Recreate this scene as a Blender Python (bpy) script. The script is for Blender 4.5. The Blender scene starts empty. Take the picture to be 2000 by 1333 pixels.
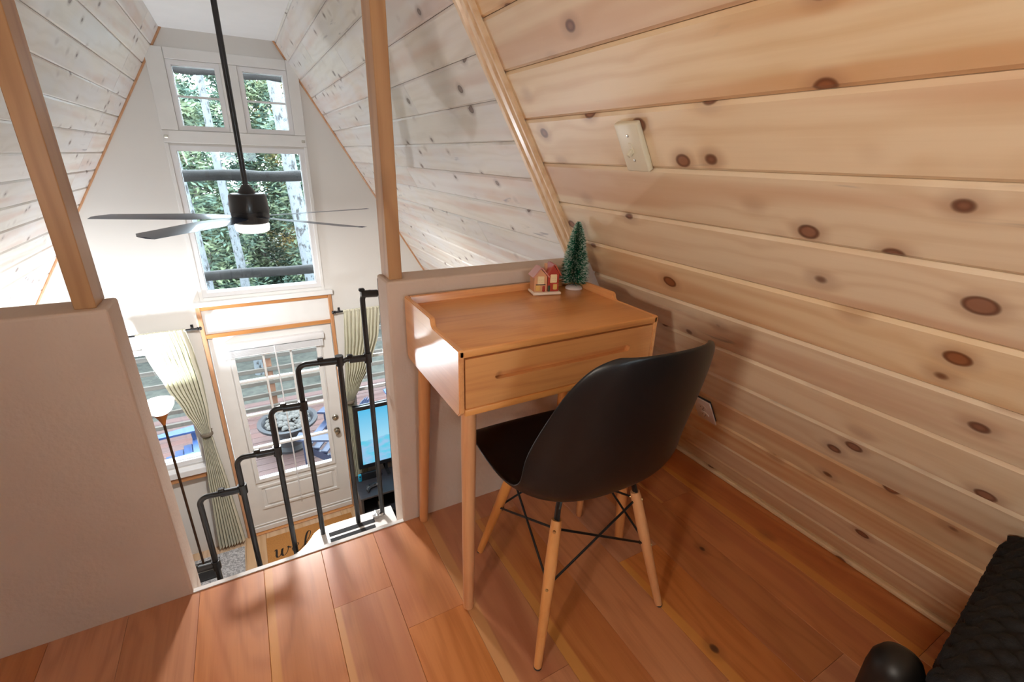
import bpy, bmesh, math, random
from mathutils import Vector, Matrix, Euler
random.seed(11)
SC = bpy.context.scene
COL = SC.collection

# ------------------------------------------------------------------ camera
YAW, PITCH, ROLL, FPX = 0.51624, 0.37377, 0.02881, 910.46
cy_, sy_, cp_, sp_, cr_, sr_ = (math.cos(YAW), math.sin(YAW), math.cos(PITCH), math.sin(PITCH), math.cos(ROLL), math.sin(ROLL))
fw = Vector((sy_ * cp_, cy_ * cp_, -sp_)); rt = Vector((cy_, -sy_, 0)); up = rt.cross(fw)
rt2 = rt * cr_ + up * sr_; up2 = -rt * sr_ + up * cr_
cam = bpy.data.cameras.new('camera'); cam.sensor_fit = 'HORIZONTAL'; cam.sensor_width = 36.0
cam.lens = FPX / 2000 * 36; cam.clip_start = 0.02; cam.clip_end = 200
camo = bpy.data.objects.new('camera', cam); COL.objects.link(camo)
camo.matrix_world = Matrix(((rt2.x, up2.x, -fw.x, 0), (rt2.y, up2.y, -fw.y, 0), (rt2.z, up2.z, -fw.z, 1.2), (0, 0, 0, 1)))
SC.camera = camo

# ------------------------------------------------------------------ light
SKY = 16.0
EXPOSURE = 0.25
TORCHIERE_W, FAN_W, LOFT_FILL_W = 22.0, 50.0, 8.0
world = bpy.data.worlds.new('sky'); SC.world = world; world.use_nodes = True
wn = world.node_tree.nodes; wl = world.node_tree.links
for n in list(wn): wn.remove(n)
wo = wn.new('ShaderNodeOutputWorld'); bg = wn.new('ShaderNodeBackground')
bg.inputs[0].default_value = (0.80, 0.90, 1.0, 1); bg.inputs[1].default_value = SKY
wl.new(bg.outputs[0], wo.inputs[0])
vs = SC.view_settings; vs.view_transform = 'Standard'; vs.look = 'None'; vs.exposure = EXPOSURE; vs.gamma = 1.0; vs.use_curve_mapping = False
cyc = SC.cycles; cyc.use_denoising = True; cyc.max_bounces = 5; cyc.diffuse_bounces = 4; cyc.use_light_tree = False; cyc.glossy_bounces = 3; cyc.transmission_bounces = 3; cyc.transparent_max_bounces = 12; cyc.use_adaptive_sampling = True; cyc.adaptive_threshold = .05; cyc.adaptive_min_samples = 20
cyc.sample_clamp_indirect = 8.0; cyc.caustics_reflective = False; cyc.caustics_refractive = False

# ------------------------------------------------------------------ helpers
def lin(c):
    return tuple(((v / 255.0) / 12.92 if v / 255.0 <= 0.04045 else ((v / 255.0 + 0.055) / 1.055) ** 2.4) for v in c) + (1.0,)

class MB:
    def __init__(s): s.v = []; s.f = []; s.m = []
    def add(s, vs, fs, mi=0):
        b = len(s.v); s.v += [tuple(p) for p in vs]
        for f in fs: s.f.append(tuple(b + i for i in f)); s.m.append(mi)
        return s
    def box(s, x0, x1, y0, y1, z0, z1, mi=0, M=None):
        vs = [(x0, y0, z0), (x1, y0, z0), (x1, y1, z0), (x0, y1, z0), (x0, y0, z1), (x1, y0, z1), (x1, y1, z1), (x0, y1, z1)]
        if M is not None: vs = [M @ Vector(p) for p in vs]
        return s.add(vs, [(0, 3, 2, 1), (4, 5, 6, 7), (0, 1, 5, 4), (1, 2, 6, 5), (2, 3, 7, 6), (3, 0, 4, 7)], mi)
    def rbox(s, x0, x1, y0, y1, z0, z1, r=0.004, seg=2, mi=0, M=None):
        bm = bmesh.new(); bmesh.ops.create_cube(bm, size=1)
        for v in bm.verts:
            v.co = Vector(((x0 + x1) / 2 + v.co.x * (x1 - x0), (y0 + y1) / 2 + v.co.y * (y1 - y0), (z0 + z1) / 2 + v.co.z * (z1 - z0)))
        bmesh.ops.bevel(bm, geom=bm.edges[:], offset=r, segments=seg, affect='EDGES', profile=0.5)
        bm.verts.index_update()
        s.add([(M @ v.co) if M is not None else v.co for v in bm.verts], [[v.index for v in f.verts] for f in bm.faces], mi); bm.free(); return s
    def tube(s, path, r, n=10, cap=True, mi=0, flat=1.0):
        P = [Vector(p) for p in path]; R = r if isinstance(r, (list, tuple)) else [r] * len(P)
        t0 = (P[1] - P[0]).normalized(); a = Vector((0, 0, 1)) if abs(t0.z) < .9 else Vector((1, 0, 0))
        u = t0.cross(a).normalized(); vs = []
        for i, p in enumerate(P):
            t = ((P[min(i + 1, len(P) - 1)] - P[max(i - 1, 0)])).normalized()
            u = (u - t * u.dot(t)).normalized(); w = t.cross(u)
            for k in range(n):
                an = 2 * math.pi * k / n; vs.append(p + (u * math.cos(an) + w * math.sin(an) * flat) * R[i])
        fs = []
        for i in range(len(P) - 1):
            for k in range(n):
                k2 = (k + 1) % n; fs.append((i * n + k, i * n + k2, (i + 1) * n + k2, (i + 1) * n + k))
        if cap: fs += [tuple(range(n - 1, -1, -1)), tuple((len(P) - 1) * n + k for k in range(n))]
        return s.add(vs, fs, mi)
    def cyl(s, p0, p1, r0, r1=None, n=16, mi=0): return s.tube([p0, p1], [r0, r0 if r1 is None else r1], n, True, mi)
    def lathe(s, prof, n=24, c=(0, 0, 0), mi=0, sx=1, sy=1):
        vs = [];
        for (r, z) in prof:
            for k in range(n):
                a = 2 * math.pi * k / n; vs.append((c[0] + r * math.cos(a) * sx, c[1] + r * math.sin(a) * sy, c[2] + z))
        fs = []
        for i in range(len(prof) - 1):
            for k in range(n):
                k2 = (k + 1) % n; fs.append((i * n + k, i * n + k2, (i + 1) * n + k2, (i + 1) * n + k))
        if prof[0][0] > 1e-6: fs.append(tuple(range(n - 1, -1, -1)))
        if prof[-1][0] > 1e-6: fs.append(tuple((len(prof) - 1) * n + k for k in range(n)))
        return s.add(vs, fs, mi)
    def prism(s, poly, d0, d1, axis='z', mi=0):
        f = {'z': lambda p, d: (p[0], p[1], d), 'y': lambda p, d: (p[0], d, p[1]), 'x': lambda p, d: (d, p[0], p[1])}[axis]
        n = len(poly); vs = [f(p, d0) for p in poly] + [f(p, d1) for p in poly]
        fs = [tuple(range(n - 1, -1, -1)), tuple(range(n, 2 * n))] + [(i, (i + 1) % n, n + (i + 1) % n, n + i) for i in range(n)]
        return s.add(vs, fs, mi)
    def mesh(s, name, mats, smooth=False, fix=True):
        me = bpy.data.meshes.new(name); me.from_pydata(s.v, [], s.f)
        for m in (mats if isinstance(mats, (list, tuple)) else [mats]): me.materials.append(m)
        me.polygons.foreach_set('material_index', s.m)
        if fix and len(s.f) < 60000:
            bm = bmesh.new(); bm.from_mesh(me); bmesh.ops.remove_doubles(bm, verts=bm.verts[:], dist=1e-6); bmesh.ops.recalc_face_normals(bm, faces=bm.faces[:]); bm.to_mesh(me); bm.free()
        if smooth:
            me.polygons.foreach_set('use_smooth', [True] * len(me.polygons))
            try: me.set_sharp_from_angle(angle=math.radians(42))
            except Exception: pass
        me.update(); return me
    def build(s, name, mats, parent=None, smooth=False, loc=None, fix=True):
        return put(name, s.mesh(name, mats, smooth, fix), parent, loc)

def put(name, data, parent=None, loc=None, mat=None):
    o = bpy.data.objects.new(name, data); COL.objects.link(o)
    if parent is not None: o.parent = parent
    if loc is not None: o.location = loc
    if mat is not None: o.matrix_local = mat
    return o
def tag(o, label, cat=None, group=None, kind=None):
    o['label'] = label
    if cat: o['category'] = cat
    if group: o['group'] = group
    if kind: o['kind'] = kind
    return o
def thing(name, label, cat, loc=(0, 0, 0), rz=0.0, group=None, kind=None):
    o = put(name, None, None, loc); o.empty_display_size = 0.05; o.rotation_euler = (0, 0, rz)
    return tag(o, label, cat, group, kind)
def copy_tree(o, parent=None):
    c = o.copy(); COL.objects.link(c)
    if parent is not None: c.parent = parent
    for ch in list(o.children):
        if ch is not c: copy_tree(ch, c)
    return c
def arc(c, r, a0, a1, n, f):
    return [f(c[0] + r * math.cos(a0 + (a1 - a0) * i / n), c[1] + r * math.sin(a0 + (a1 - a0) * i / n)) for i in range(n + 1)]

# ------------------------------------------------------------------ materials
class NT:
    def __init__(s, name):
        s.mat = bpy.data.materials.new(name); s.mat.use_nodes = True; s.t = s.mat.node_tree; s.n = s.t.nodes; s.l = s.t.links
        s.b = s.n['Principled BSDF']; s.out = s.n['Material Output']
    def new(s, typ, **kw):
        n = s.n.new(typ)
        for k, v in kw.items(): setattr(n, k, v)
        return n
    def link(s, a, b): s.l.new(a, b)
    def val(s, sock, v):
        if hasattr(v, 'default_value') and hasattr(v, 'links'): s.link(v, sock)
        else: sock.default_value = v
    def math(s, op, a, b=None, c=None, clamp=False):
        n = s.new('ShaderNodeMath', operation=op); n.use_clamp = clamp; s.val(n.inputs[0], a)
        if b is not None: s.val(n.inputs[1], b)
        if c is not None: s.val(n.inputs[2], c)
        return n.outputs[0]
    def mix(s, f, a, b, blend='MIX'):
        n = s.new('ShaderNodeMix', data_type='RGBA', blend_type=blend); n.clamp_factor = True
        s.val(n.inputs[0], f); s.val(n.inputs[6], a); s.val(n.inputs[7], b); return n.outputs[2]
    def ramp(s, f, lo, hi):
        n = s.new('ShaderNodeMapRange', interpolation_type='SMOOTHSTEP'); s.val(n.inputs[0], f); n.inputs[1].default_value = lo; n.inputs[2].default_value = hi; return n.outputs[0]
    def noise(s, vec, scale=1.0, detail=3.0, rough=.5, dist=0.0):
        n = s.new('ShaderNodeTexNoise'); n.inputs['Scale'].default_value = scale; n.inputs['Detail'].default_value = detail; n.inputs['Roughness'].default_value = rough; n.inputs['Distortion'].default_value = dist
        if vec is not None: s.link(vec, n.inputs['Vector'])
        return n.outputs['Fac']
    def xyz(s, x, y, z):
        n = s.new('ShaderNodeCombineXYZ'); s.val(n.inputs[0], x); s.val(n.inputs[1], y); s.val(n.inputs[2], z); return n.outputs[0]
    def vmul(s, v, k):
        n = s.new('ShaderNodeVectorMath', operation='MULTIPLY'); s.link(v, n.inputs[0]); n.inputs[1].default_value = k; return n.outputs[0]
    def bump(s, h, strength=.2, dist=.002):
        n = s.new('ShaderNodeBump'); n.inputs['Strength'].default_value = strength; n.inputs['Distance'].default_value = dist; s.link(h, n.inputs['Height']); s.link(n.outputs[0], s.b.inputs['Normal'])

def plain(name, col, rough=.5, metal=0.0, var=0.06, bump=0.0, bscale=120.0, coat=0.0, spec=.5, sheen=0.0, vscale=9.0):
    t = NT(name); tc = t.new('ShaderNodeTexCoord').outputs['Object']
    n = t.noise(tc, vscale, 1)
    c = t.mix(t.ramp(n, .3, .7), tuple(min(1, v * (1 + var)) for v in col[:3]) + (1,), tuple(v * (1 - var) for v in col[:3]) + (1,))
    t.link(c, t.b.inputs['Base Color']); t.b.inputs['Roughness'].default_value = rough; t.b.inputs['Metallic'].default_value = metal
    t.b.inputs['Coat Weight'].default_value = coat; t.b.inputs['Specular IOR Level'].default_value = spec; t.b.inputs['Sheen Weight'].default_value = sheen
    if bump > .12: t.bump(t.noise(tc, bscale, 2), bump, .003)
    return t.mat

def wood(name, light, dark, axis='y', ring=85.0, ringamt=.55, streak=None, streakamt=.5, knot=None, knotscale=6.0, tone=.12, rough=.45,
         stain=None, sap=None, sapw=.17, ksz=1.0, coat=0.0, fine=.25, bump=.12, warp=3.2, spec=.5, lit_tint=None):
    t = NT(name); tc = t.new('ShaderNodeTexCoord').outputs['Object']
    sep = t.new('ShaderNodeSeparateXYZ'); t.link(tc, sep.inputs[0]); X, Y, Z = sep.outputs
    a, b, c = {'y': (X, Y, Z), 'x': (Y, X, Z), 'z': (X, Z, Y)}[axis]
    rnd = t.new('ShaderNodeObjectInfo').outputs['Random']
    px = t.math('ADD', a, t.math('MULTIPLY', rnd, 7.3)); py = t.math('ADD', b, t.math('MULTIPLY', rnd, 43.7)); pz = t.math('ADD', c, t.math('MULTIPLY', rnd, 23.1))
    P = t.xyz(px, py, pz)
    broad = t.noise(t.vmul(P, (6, .9, 6)), 1.0, 2, .5)
    knotinf = None
    if knot is not None:
        vo = t.new('ShaderNodeTexVoronoi', feature='F1'); vo.inputs['Scale'].default_value = knotscale; vo.inputs['Randomness'].default_value = 1.0
        kv = t.xyz(px, t.math('MULTIPLY', py, .78), pz); t.link(kv, vo.inputs['Vector'])
        kd = t.math('DIVIDE', t.math('ADD', vo.outputs['Distance'], t.math('MULTIPLY', t.math('SUBTRACT', broad, .5), .12)), ksz)
        knotinf = t.math('MULTIPLY', t.math('POWER', 2.718, t.math('MULTIPLY', kd, -5.0)), 9.0)
    ph = t.math('ADD', t.math('MULTIPLY', t.math('ADD', px, t.math('MULTIPLY', pz, .5)), ring), t.math('MULTIPLY', broad, warp * 9))
    if knotinf is not None: ph = t.math('ADD', ph, knotinf)
    rings = t.math('MULTIPLY_ADD', t.math('SINE', ph), .5, .5); rings = t.math('POWER', rings, 1.8)
    fn = t.noise(t.vmul(P, (150, 4.5, 150)), 1.0, 2, .65)
    f = t.math('ADD', t.math('MULTIPLY', rings, ringamt), t.math('MULTIPLY', t.math('SUBTRACT', fn, .5), fine * 2), clamp=True)
    col = t.mix(f, light, dark)
    if streak is not None:
        st = t.noise(t.vmul(P, (11, .55, 11)), 1.0, 2, .5, .3)
        col = t.mix(t.math('MULTIPLY', t.ramp(st, .5, .68), streakamt), col, streak)
    if lit_tint is not None:
        ws = t.noise(t.vmul(P, (5, 2.2, 5)), 1.0, 3, .6)
        col = t.mix(t.math('MULTIPLY', t.ramp(ws, .38, .66), .55), col, lit_tint)
    if stain is not None:
        st2 = t.noise(t.vmul(P, (30, 4, 30)), 1.0, 3, .6, .4)
        col = t.mix(t.math('MULTIPLY', t.math('MULTIPLY', t.ramp(st2, .6, .72), t.ramp(broad, .56, .66)), .7), col, stain)
    if sap is not None:
        wv = t.noise(t.xyz(t.math('MULTIPLY', rnd, 91.0), t.math('MULTIPLY', py, .45), 0.0), 1.0, 2)
        edge = t.math('ADD', t.math('MULTIPLY', rnd, 1.0), 0)
        w = t.math('MULTIPLY', t.math('SUBTRACT', wv, .30), sapw)
        on = t.math('GREATER_THAN', t.math('FRACT', t.math('MULTIPLY', rnd, 17.0)), .58)
        m = t.math('MULTIPLY', t.ramp(t.math('SUBTRACT', w, a), -.003, .003), on)
        col = t.mix(t.math('MULTIPLY', m, .85), col, sap)
    if knot is not None:
        km = t.ramp(kd, .125, .085); ring_ = t.math('MULTIPLY', t.ramp(kd, .13, .10), t.ramp(kd, .06, .095))
        halo = t.ramp(kd, .28, .10)
        col = t.mix(t.math('MULTIPLY', halo, .35), col, knot)
        col = t.mix(t.math('MULTIPLY', km, .85), col, knot)
        col = t.mix(t.math('MULTIPLY', ring_, .6), col, tuple(v * .35 for v in knot[:3]) + (1,))
    rt_ = t.math('MULTIPLY_ADD', t.math('FRACT', t.math('MULTIPLY', rnd, 5.71)), tone * 2, 1 - tone)
    hs = t.new('ShaderNodeHueSaturation'); t.link(col, hs.inputs['Color']); t.link(rt_, hs.inputs['Value'])
    t.link(t.math('MULTIPLY_ADD', t.math('FRACT', t.math('MULTIPLY', rnd, 3.3)), .24, .88), hs.inputs['Saturation'])
    t.link(hs.outputs[0], t.b.inputs['Base Color'])
    t.b.inputs['Roughness'].default_value = rough; t.b.inputs['Coat Weight'].default_value = coat; t.b.inputs['Coat Roughness'].default_value = .24; t.b.inputs['Specular IOR Level'].default_value = spec
    return t.mat

def emis(name, col, strength):
    t = NT(name); t.b.inputs['Base Color'].default_value = col; t.b.inputs['Emission Color'].default_value = col; t.b.inputs['Emission Strength'].default_value = strength
    t.b.inputs['Roughness'].default_value = .4
    return t.mat
def glass(name, tint=(.93, .97, .97, 1)):
    t = NT(name); t.n.remove(t.b)
    tr = t.new('ShaderNodeBsdfTransparent'); tr.inputs[0].default_value = tint
    gl = t.new('ShaderNodeBsdfGlossy'); gl.inputs['Roughness'].default_value = .02
    fr = t.new('ShaderNodeFresnel'); fr.inputs[0].default_value = 1.3
    mx = t.new('ShaderNodeMixShader'); t.link(fr.outputs[0], mx.inputs[0]); t.link(tr.outputs[0], mx.inputs[1]); t.link(gl.outputs[0], mx.inputs[2]); t.link(mx.outputs[0], t.out.inputs[0])
    return t.mat

M = {}
M['pine'] = wood('knotty_pine', lin((238, 214, 178)), lin((218, 182, 136)), streak=lin((212, 160, 116)), streakamt=.6, knot=lin((142, 82, 52)), knotscale=8.0, ksz=1.12, ringamt=.42, stain=lin((120, 112, 112)), rough=.38, tone=.07, spec=.45, ring=110)
M['pine_lit'] = wood('daylit_pine', lin((228, 222, 214)), lin((208, 199, 187)), streak=lin((206, 170, 152)), streakamt=.55, knot=lin((120, 92, 82)), knotscale=9.0, ksz=.9, ringamt=.4, stain=lin((128, 126, 138)), rough=.32, tone=.06, spec=.5, ring=110, lit_tint=lin((224, 224, 228)))  # loft pine again, its colour whitened to carry the bright light there
M['pine_back'] = plain('pine_backing', lin((120, 86, 58)), .7)
M['floor'] = wood('laminate_floor', lin((210, 140, 92)), lin((176, 106, 64)), ring=45, ringamt=.42, warp=7.5, fine=.42, streak=lin((188, 112, 76)), streakamt=.6, knot=lin((100, 54, 34)), knotscale=3.2, sap=lin((222, 160, 98)), sapw=.13, ksz=.42, tone=.08, rough=.36, bump=.06, spec=.6, coat=.8)
M['floor_gap'] = plain('floor_gap', lin((132, 80, 48)), .8)
M['oak_x'] = wood('oak_veneer_across', lin((234, 164, 92)), lin((204, 124, 58)), axis='x', ring=60, ringamt=.34, tone=.03, rough=.34, coat=.6, fine=.5, warp=6.0)
M['oak_y'] = wood('oak_veneer_along', lin((234, 164, 92)), lin((206, 126, 62)), axis='y', ring=60, ringamt=.34, tone=.03, rough=.34, coat=.6, fine=.5, warp=6.0)
M['oak_z'] = wood('oak_leg_wood', lin((226, 158, 94)), lin((200, 126, 68)), axis='z', ring=90, ringamt=.4, tone=.03, rough=.35, coat=.2, fine=.45, warp=1.5)
M['beech'] = wood('beech_leg_wood', lin((226, 164, 108)), lin((202, 136, 82)), axis='z', ring=80, ringamt=.35, tone=.03, rough=.4, coat=.15, fine=.35, warp=1.0)
M['post'] = wood('fir_post_wood', lin((192, 142, 88)), lin((162, 110, 60)), axis='z', ring=160, ringamt=.5, knot=lin((96, 52, 24)), knotscale=4.0, tone=.05, rough=.42, spec=.5)
M['trim'] = wood('orange_trim_wood', lin((198, 144, 98)), lin((168, 112, 70)), axis='z', ring=150, ringamt=.4, tone=.05, rough=.4)
M['trim_x'] = wood('orange_trim_wood_across', lin((198, 144, 98)), lin((168, 112, 70)), axis='x', ring=150, ringamt=.4, tone=.05, rough=.4)
M['casing'] = wood('pine_casing', lin((238, 214, 184)), lin((216, 180, 140)), axis='x', ring=200, ringamt=.5, tone=.03, rough=.3, coat=.3)
M['plaster'] = plain('textured_plaster', lin((214, 194, 178)), .75, bump=.55, bscale=70, var=.02)
M['paint'] = plain('white_wall_paint', lin((226, 224, 220)), .6, bump=.08, bscale=90, var=.015, vscale=2)
M['ceil'] = plain('ceiling_paint', lin((228, 228, 228)), .7, bump=.06, var=.01)
M['white'] = plain('white_gloss_paint', lin((232, 232, 230)), .35, var=.015)
M['vinyl'] = plain('white_vinyl', lin((232, 233, 235)), .4, var=.01)
M['cream'] = plain('ivory_plastic', lin((228, 220, 196)), .35, var=.01)
M['almond'] = plain('almond_plastic', lin((238, 226, 214)), .4, var=.01)
M['black'] = plain('black_metal', lin((26, 26, 28)), .38, metal=.0, var=.1, coat=.2)
M['shell'] = plain('black_shell_plastic', lin((21, 21, 23)), .40, var=.08, bump=.03, bscale=500)
M['iron'] = plain('black_wire', lin((18, 18, 18)), .4, var=.1)
M['nickel'] = plain('brushed_nickel', lin((190, 184, 172)), .28, metal=1.0, var=.05)
M['chrome'] = plain('chrome', lin((220, 220, 222)), .12, metal=1.0, var=.02)
M['brass'] = plain('brass_screw', lin((190, 160, 110)), .3, metal=1.0, var=.02)
M['fan'] = plain('fan_black', lin((40, 42, 46)), .33, var=.05, coat=.15)
M['blade'] = plain('fan_blade', lin((44, 58, 84)), .30, var=.05, coat=.2)
M['lamp_glow'] = emis('lamp_diffuser', (1.0, .93, .82, 1), 5.0)
M['bowl'] = emis('torchiere_bowl', (1.0, .97, .93, 1), 1.6)
M['bronze'] = plain('bronze_metal', lin((74, 50, 34)), .4, metal=.6)
M['curtain'] = plain('sage_curtain', lin((214, 212, 192)), .85, var=.04, bump=.15, bscale=300, sheen=.2)
M['tie'] = plain('curtain_tie', lin((120, 110, 96)), .7)
M['glass'] = glass('window_glass')
M['tread'] = plain('white_tread', lin((222, 220, 218)), .3, var=.02, coat=.3)
M['grip'] = plain('black_grip_tape', lin((38, 40, 44)), .9, bump=.4, bscale=900)
M['rug'] = plain('grey_rug', lin((176, 176, 178)), .95, var=.35, bump=.8, bscale=160, vscale=60)
M['coir'] = plain('coir_mat', lin((190, 132, 70)), .95, var=.15, bump=.8, bscale=500, vscale=200)
M['ink'] = plain('black_print', lin((38, 30, 26)), .9)
M['oak_low'] = wood('lower_oak_floor', lin((206, 174, 140)), lin((184, 146, 108)), tone=.06, rough=.4)
M['quilt'] = plain('black_quilt', lin((13, 13, 16)), .75, var=.2, bump=.3, bscale=400)
M['bedblack'] = plain('black_bed_frame', lin((22, 20, 19)), .45)
M['tvblack'] = plain('tv_plastic', lin((30, 32, 36)), .3, var=.02)
M['console'] = plain('tv_console_black', lin((48, 48, 54)), .4, var=.05)
M['neonblue'] = plain('neon_blue_plastic', lin((40, 176, 220)), .4, var=.02)
M['neonred'] = plain('neon_red_plastic', lin((240, 70, 66)), .4, var=.02)
M['darkgrey'] = plain('dark_grey_plastic', lin((52, 54, 58)), .4, var=.05)

# ------------------------------------------------------------------ key dimensions
K = 0.5962; LS = math.hypot(1, K)
XR, XL = 1.56, -1.48           # slope foot lines at loft floor level
YG = 4.4                       # gable wall plane
ZF = -2.4                      # lower floor
ZC = 1.962                     # flat ceiling
YB = -2.6                      # back wall
YH0, YH1 = 1.30, 1.412         # half wall faces
def xr(z): return XR - K * z
def xl(z): return XL + K * z

# ================================================================== STRUCTURE
# ---- slopes
def slope_backing(name, label, side):
    mb = MB(); f = xr if side > 0 else xl; o = .022 * LS * side; o2 = .16 * LS * side
    poly = [(f(ZF - .3) + o, ZF - .3), (f(ZC + .3) + o, ZC + .3), (f(ZC + .3) + o2, ZC + .3), (f(ZF - .3) + o2, ZF - .3)]
    mb.prism(poly, YB - .1, YG + .16, 'y')
    return tag(mb.build(name, M['pine_back']), label, 'wall', kind='structure')
wall_right = slope_backing('wall_right', 'sloping knotty pine plank wall beside the desk', 1)
wall_left = slope_backing('wall_left', 'sloping pine plank wall left of the gable window, coloured pale as if brightly lit', -1)
_pm = {}
def plank_mesh(w, ln, mat, key):
    k = (round(w, 4), round(ln, 4), key)
    if k not in _pm:
        g, c, d, t = .0007, .0075, .0055, .018
        poly = [(g, -t), (w - g, -t), (w - g, -d), (w - g - c, 0), (g + c, 0), (g, -d)]
        mb = MB(); n = 6
        vs = [(p[0], y, p[1]) for y in (.0012, ln - .0012) for p in poly]
        mb.add(vs, [tuple(range(n)), tuple(range(2 * n - 1, n - 1, -1))] + [(i, n + i, n + (i + 1) % n, (i + 1) % n) for i in range(n)])
        _pm[k] = mb.mesh('plank', mat)
    return _pm[k]
def slope_planks(parent, side, y0, y1, s0, pitch, smin, smax, mat, key, cut=None):
    u = Vector((-K * side, 0, 1)) / LS; n = Vector((-side, 0, -K)) / LS; yv = Vector((0, side, 0))
    foot = XR if side > 0 else XL
    i0 = math.ceil((smin - s0) / pitch - 1); i = i0
    while s0 + i * pitch < smax:
        s = s0 + i * pitch; segs = [y0, y1]
        if cut: segs = [y0] + [c for c in cut(i) if y0 < c < y1] + [y1]
        for a, b in zip(segs[:-1], segs[1:]):
            o = put('plank', plank_mesh(pitch, b - a, mat, key), parent)
            ys = a if side > 0 else b
            org = Vector((foot, 0, 0)) + u * s + Vector((0, ys, 0))
            o.matrix_local = Matrix(((u.x, yv.x, n.x, org.x), (u.y, yv.y, n.y, org.y), (u.z, yv.z, n.z, org.z), (0, 0, 0, 1)))
        i += 1
SMAX = ZC * LS + .02
slope_planks(wall_right, 1, YB, 1.345, .12, .140, 0.0, SMAX, M['pine'], 'a')
slope_planks(wall_right, 1, 1.345, YG, 1.045, .1365, -.35, SMAX, M['pine_lit'], 'b', cut=lambda i: [[], [2.9], [3.55], [], [2.2]][i % 5])
slope_planks(wall_left, -1, YB, 1.345, .12, .140, 0.0, SMAX, M['pine'], 'a')
slope_planks(wall_left, -1, 1.345, YG, 1.220, .1335, -.35, SMAX, M['pine_lit'], 'b', cut=lambda i: [3.93])
# ---- flat ceiling, back wall
tag(MB().box(xl(ZC) - .1, xr(ZC) + .1, YB - .1, YG + .1, ZC, ZC + .08).build('ceiling', M['ceil']), 'flat white ceiling strip along the ridge', 'ceiling', kind='structure')
mb = MB(); bx0, bx1, bz0, bz1 = -.36, .44, .95, 1.60
mb.box(-3.3, bx0, YB - .14, YB, ZF - .1, ZC + .1); mb.box(bx1, 3.4, YB - .14, YB, ZF - .1, ZC + .1); mb.box(bx0, bx1, YB - .14, YB, ZF - .1, bz0); mb.box(bx0, bx1, YB - .14, YB, bz1, ZC + .1)
tag(mb.build('wall_back', M['paint']), 'white end wall behind the loft', 'wall', kind='structure')
# ---- gable wall with openings
OPEN = dict(big=(-.400, .503, .078, 1.222), ul=(-.318, .003, 1.325, 1.772), ur=(.117, .445, 1.325, 1.772), door=(-.437, .546, ZF, -.272), wl=(-1.42, -.63, -1.42, -.30), wr=(.66, 1.46, -1.42, -.30))
mb = MB(); xs = sorted({-3.2, 3.3} | {v for o in OPEN.values() for v in o[:2]}); zs = sorted({ZF - .3, ZC + .25} | {v for o in OPEN.values() for v in o[2:]})
for xa, xb in zip(xs[:-1], xs[1:]):
    run = None
    for za, zb in zip(zs[:-1], zs[1:]):
        mx, mz = (xa + xb) / 2, (za + zb) / 2
        hole = any(o[0] < mx < o[1] and o[2] < mz < o[3] for o in OPEN.values())
        if not hole: run = [run[0] if run else za, zb]
        if (hole or zb == zs[-1]) and run: mb.box(xa, xb, YG, YG + .15, run[0], run[1]); run = None
me = mb.mesh('wall_front', M['paint'], fix=False)
bm = bmesh.new(); bm.from_mesh(me)
for co, no in (((XR + .08, 0, 0), (1, 0, K)), ((XL - .08, 0, 0), (-1, 0, K))):
    bmesh.ops.bisect_plane(bm, geom=bm.verts[:] + bm.edges[:] + bm.faces[:], plane_co=co, plane_no=no, clear_outer=True)
bm.to_mesh(me); bm.free()
wall_front = tag(put('wall_front', me), 'white gable wall with windows and glazed door', 'wall', kind='structure')
# ---- gable edge beads
def along_slope(side, prof, s0, s1, yb):
    u = Vector((-K * side, 0, 1)) / LS; n = Vector((-side, 0, -K)) / LS; foot = Vector((XR if side > 0 else XL, 0, 0)); m = MB()
    vs = []
    for s in (s0, s1):
        for (dy, dn) in prof: vs.append(foot + u * s + n * dn + Vector((0, yb + dy, 0)))
    q = len(prof); m.add(vs, [tuple(range(q)), tuple(range(2 * q - 1, q - 1, -1))] + [(i, (i + 1) % q, q + (i + 1) % q, q + i) for i in range(q)]); return m
bead = [(0, 0), (0, .012), (-.006, .011), (-.012, .006), (-.013, 0)]
tag(along_slope(1, bead, -.4, SMAX, YG).build('trim_1', M['trim']), 'thin orange wood bead down the right gable edge', 'trim', kind='structure')
tag(along_slope(-1, bead, -.4, SMAX, YG).build('trim_2', M['trim']), 'thin orange wood bead down the left gable edge', 'trim', kind='structure')
cas = [(0, 0), (0, .010), (.006, .014), (.014, .014), (.017, .009), (.022, .009), (.030, .016), (.046, .018), (.050, .012), (.056, .012), (.062, .020), (.078, .020), (.084, .013), (.084, 0)]
tag(along_slope(1, cas, 0, SMAX, 1.336).build('trim_3', M['casing']), 'fluted pine casing strip running up the slope beside the desk', 'trim', kind='structure')
tag(along_slope(-1, cas, 0, SMAX, 1.336).build('trim_4', M['casing']), 'fluted pine casing strip on the far left slope', 'trim', kind='structure')
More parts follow.
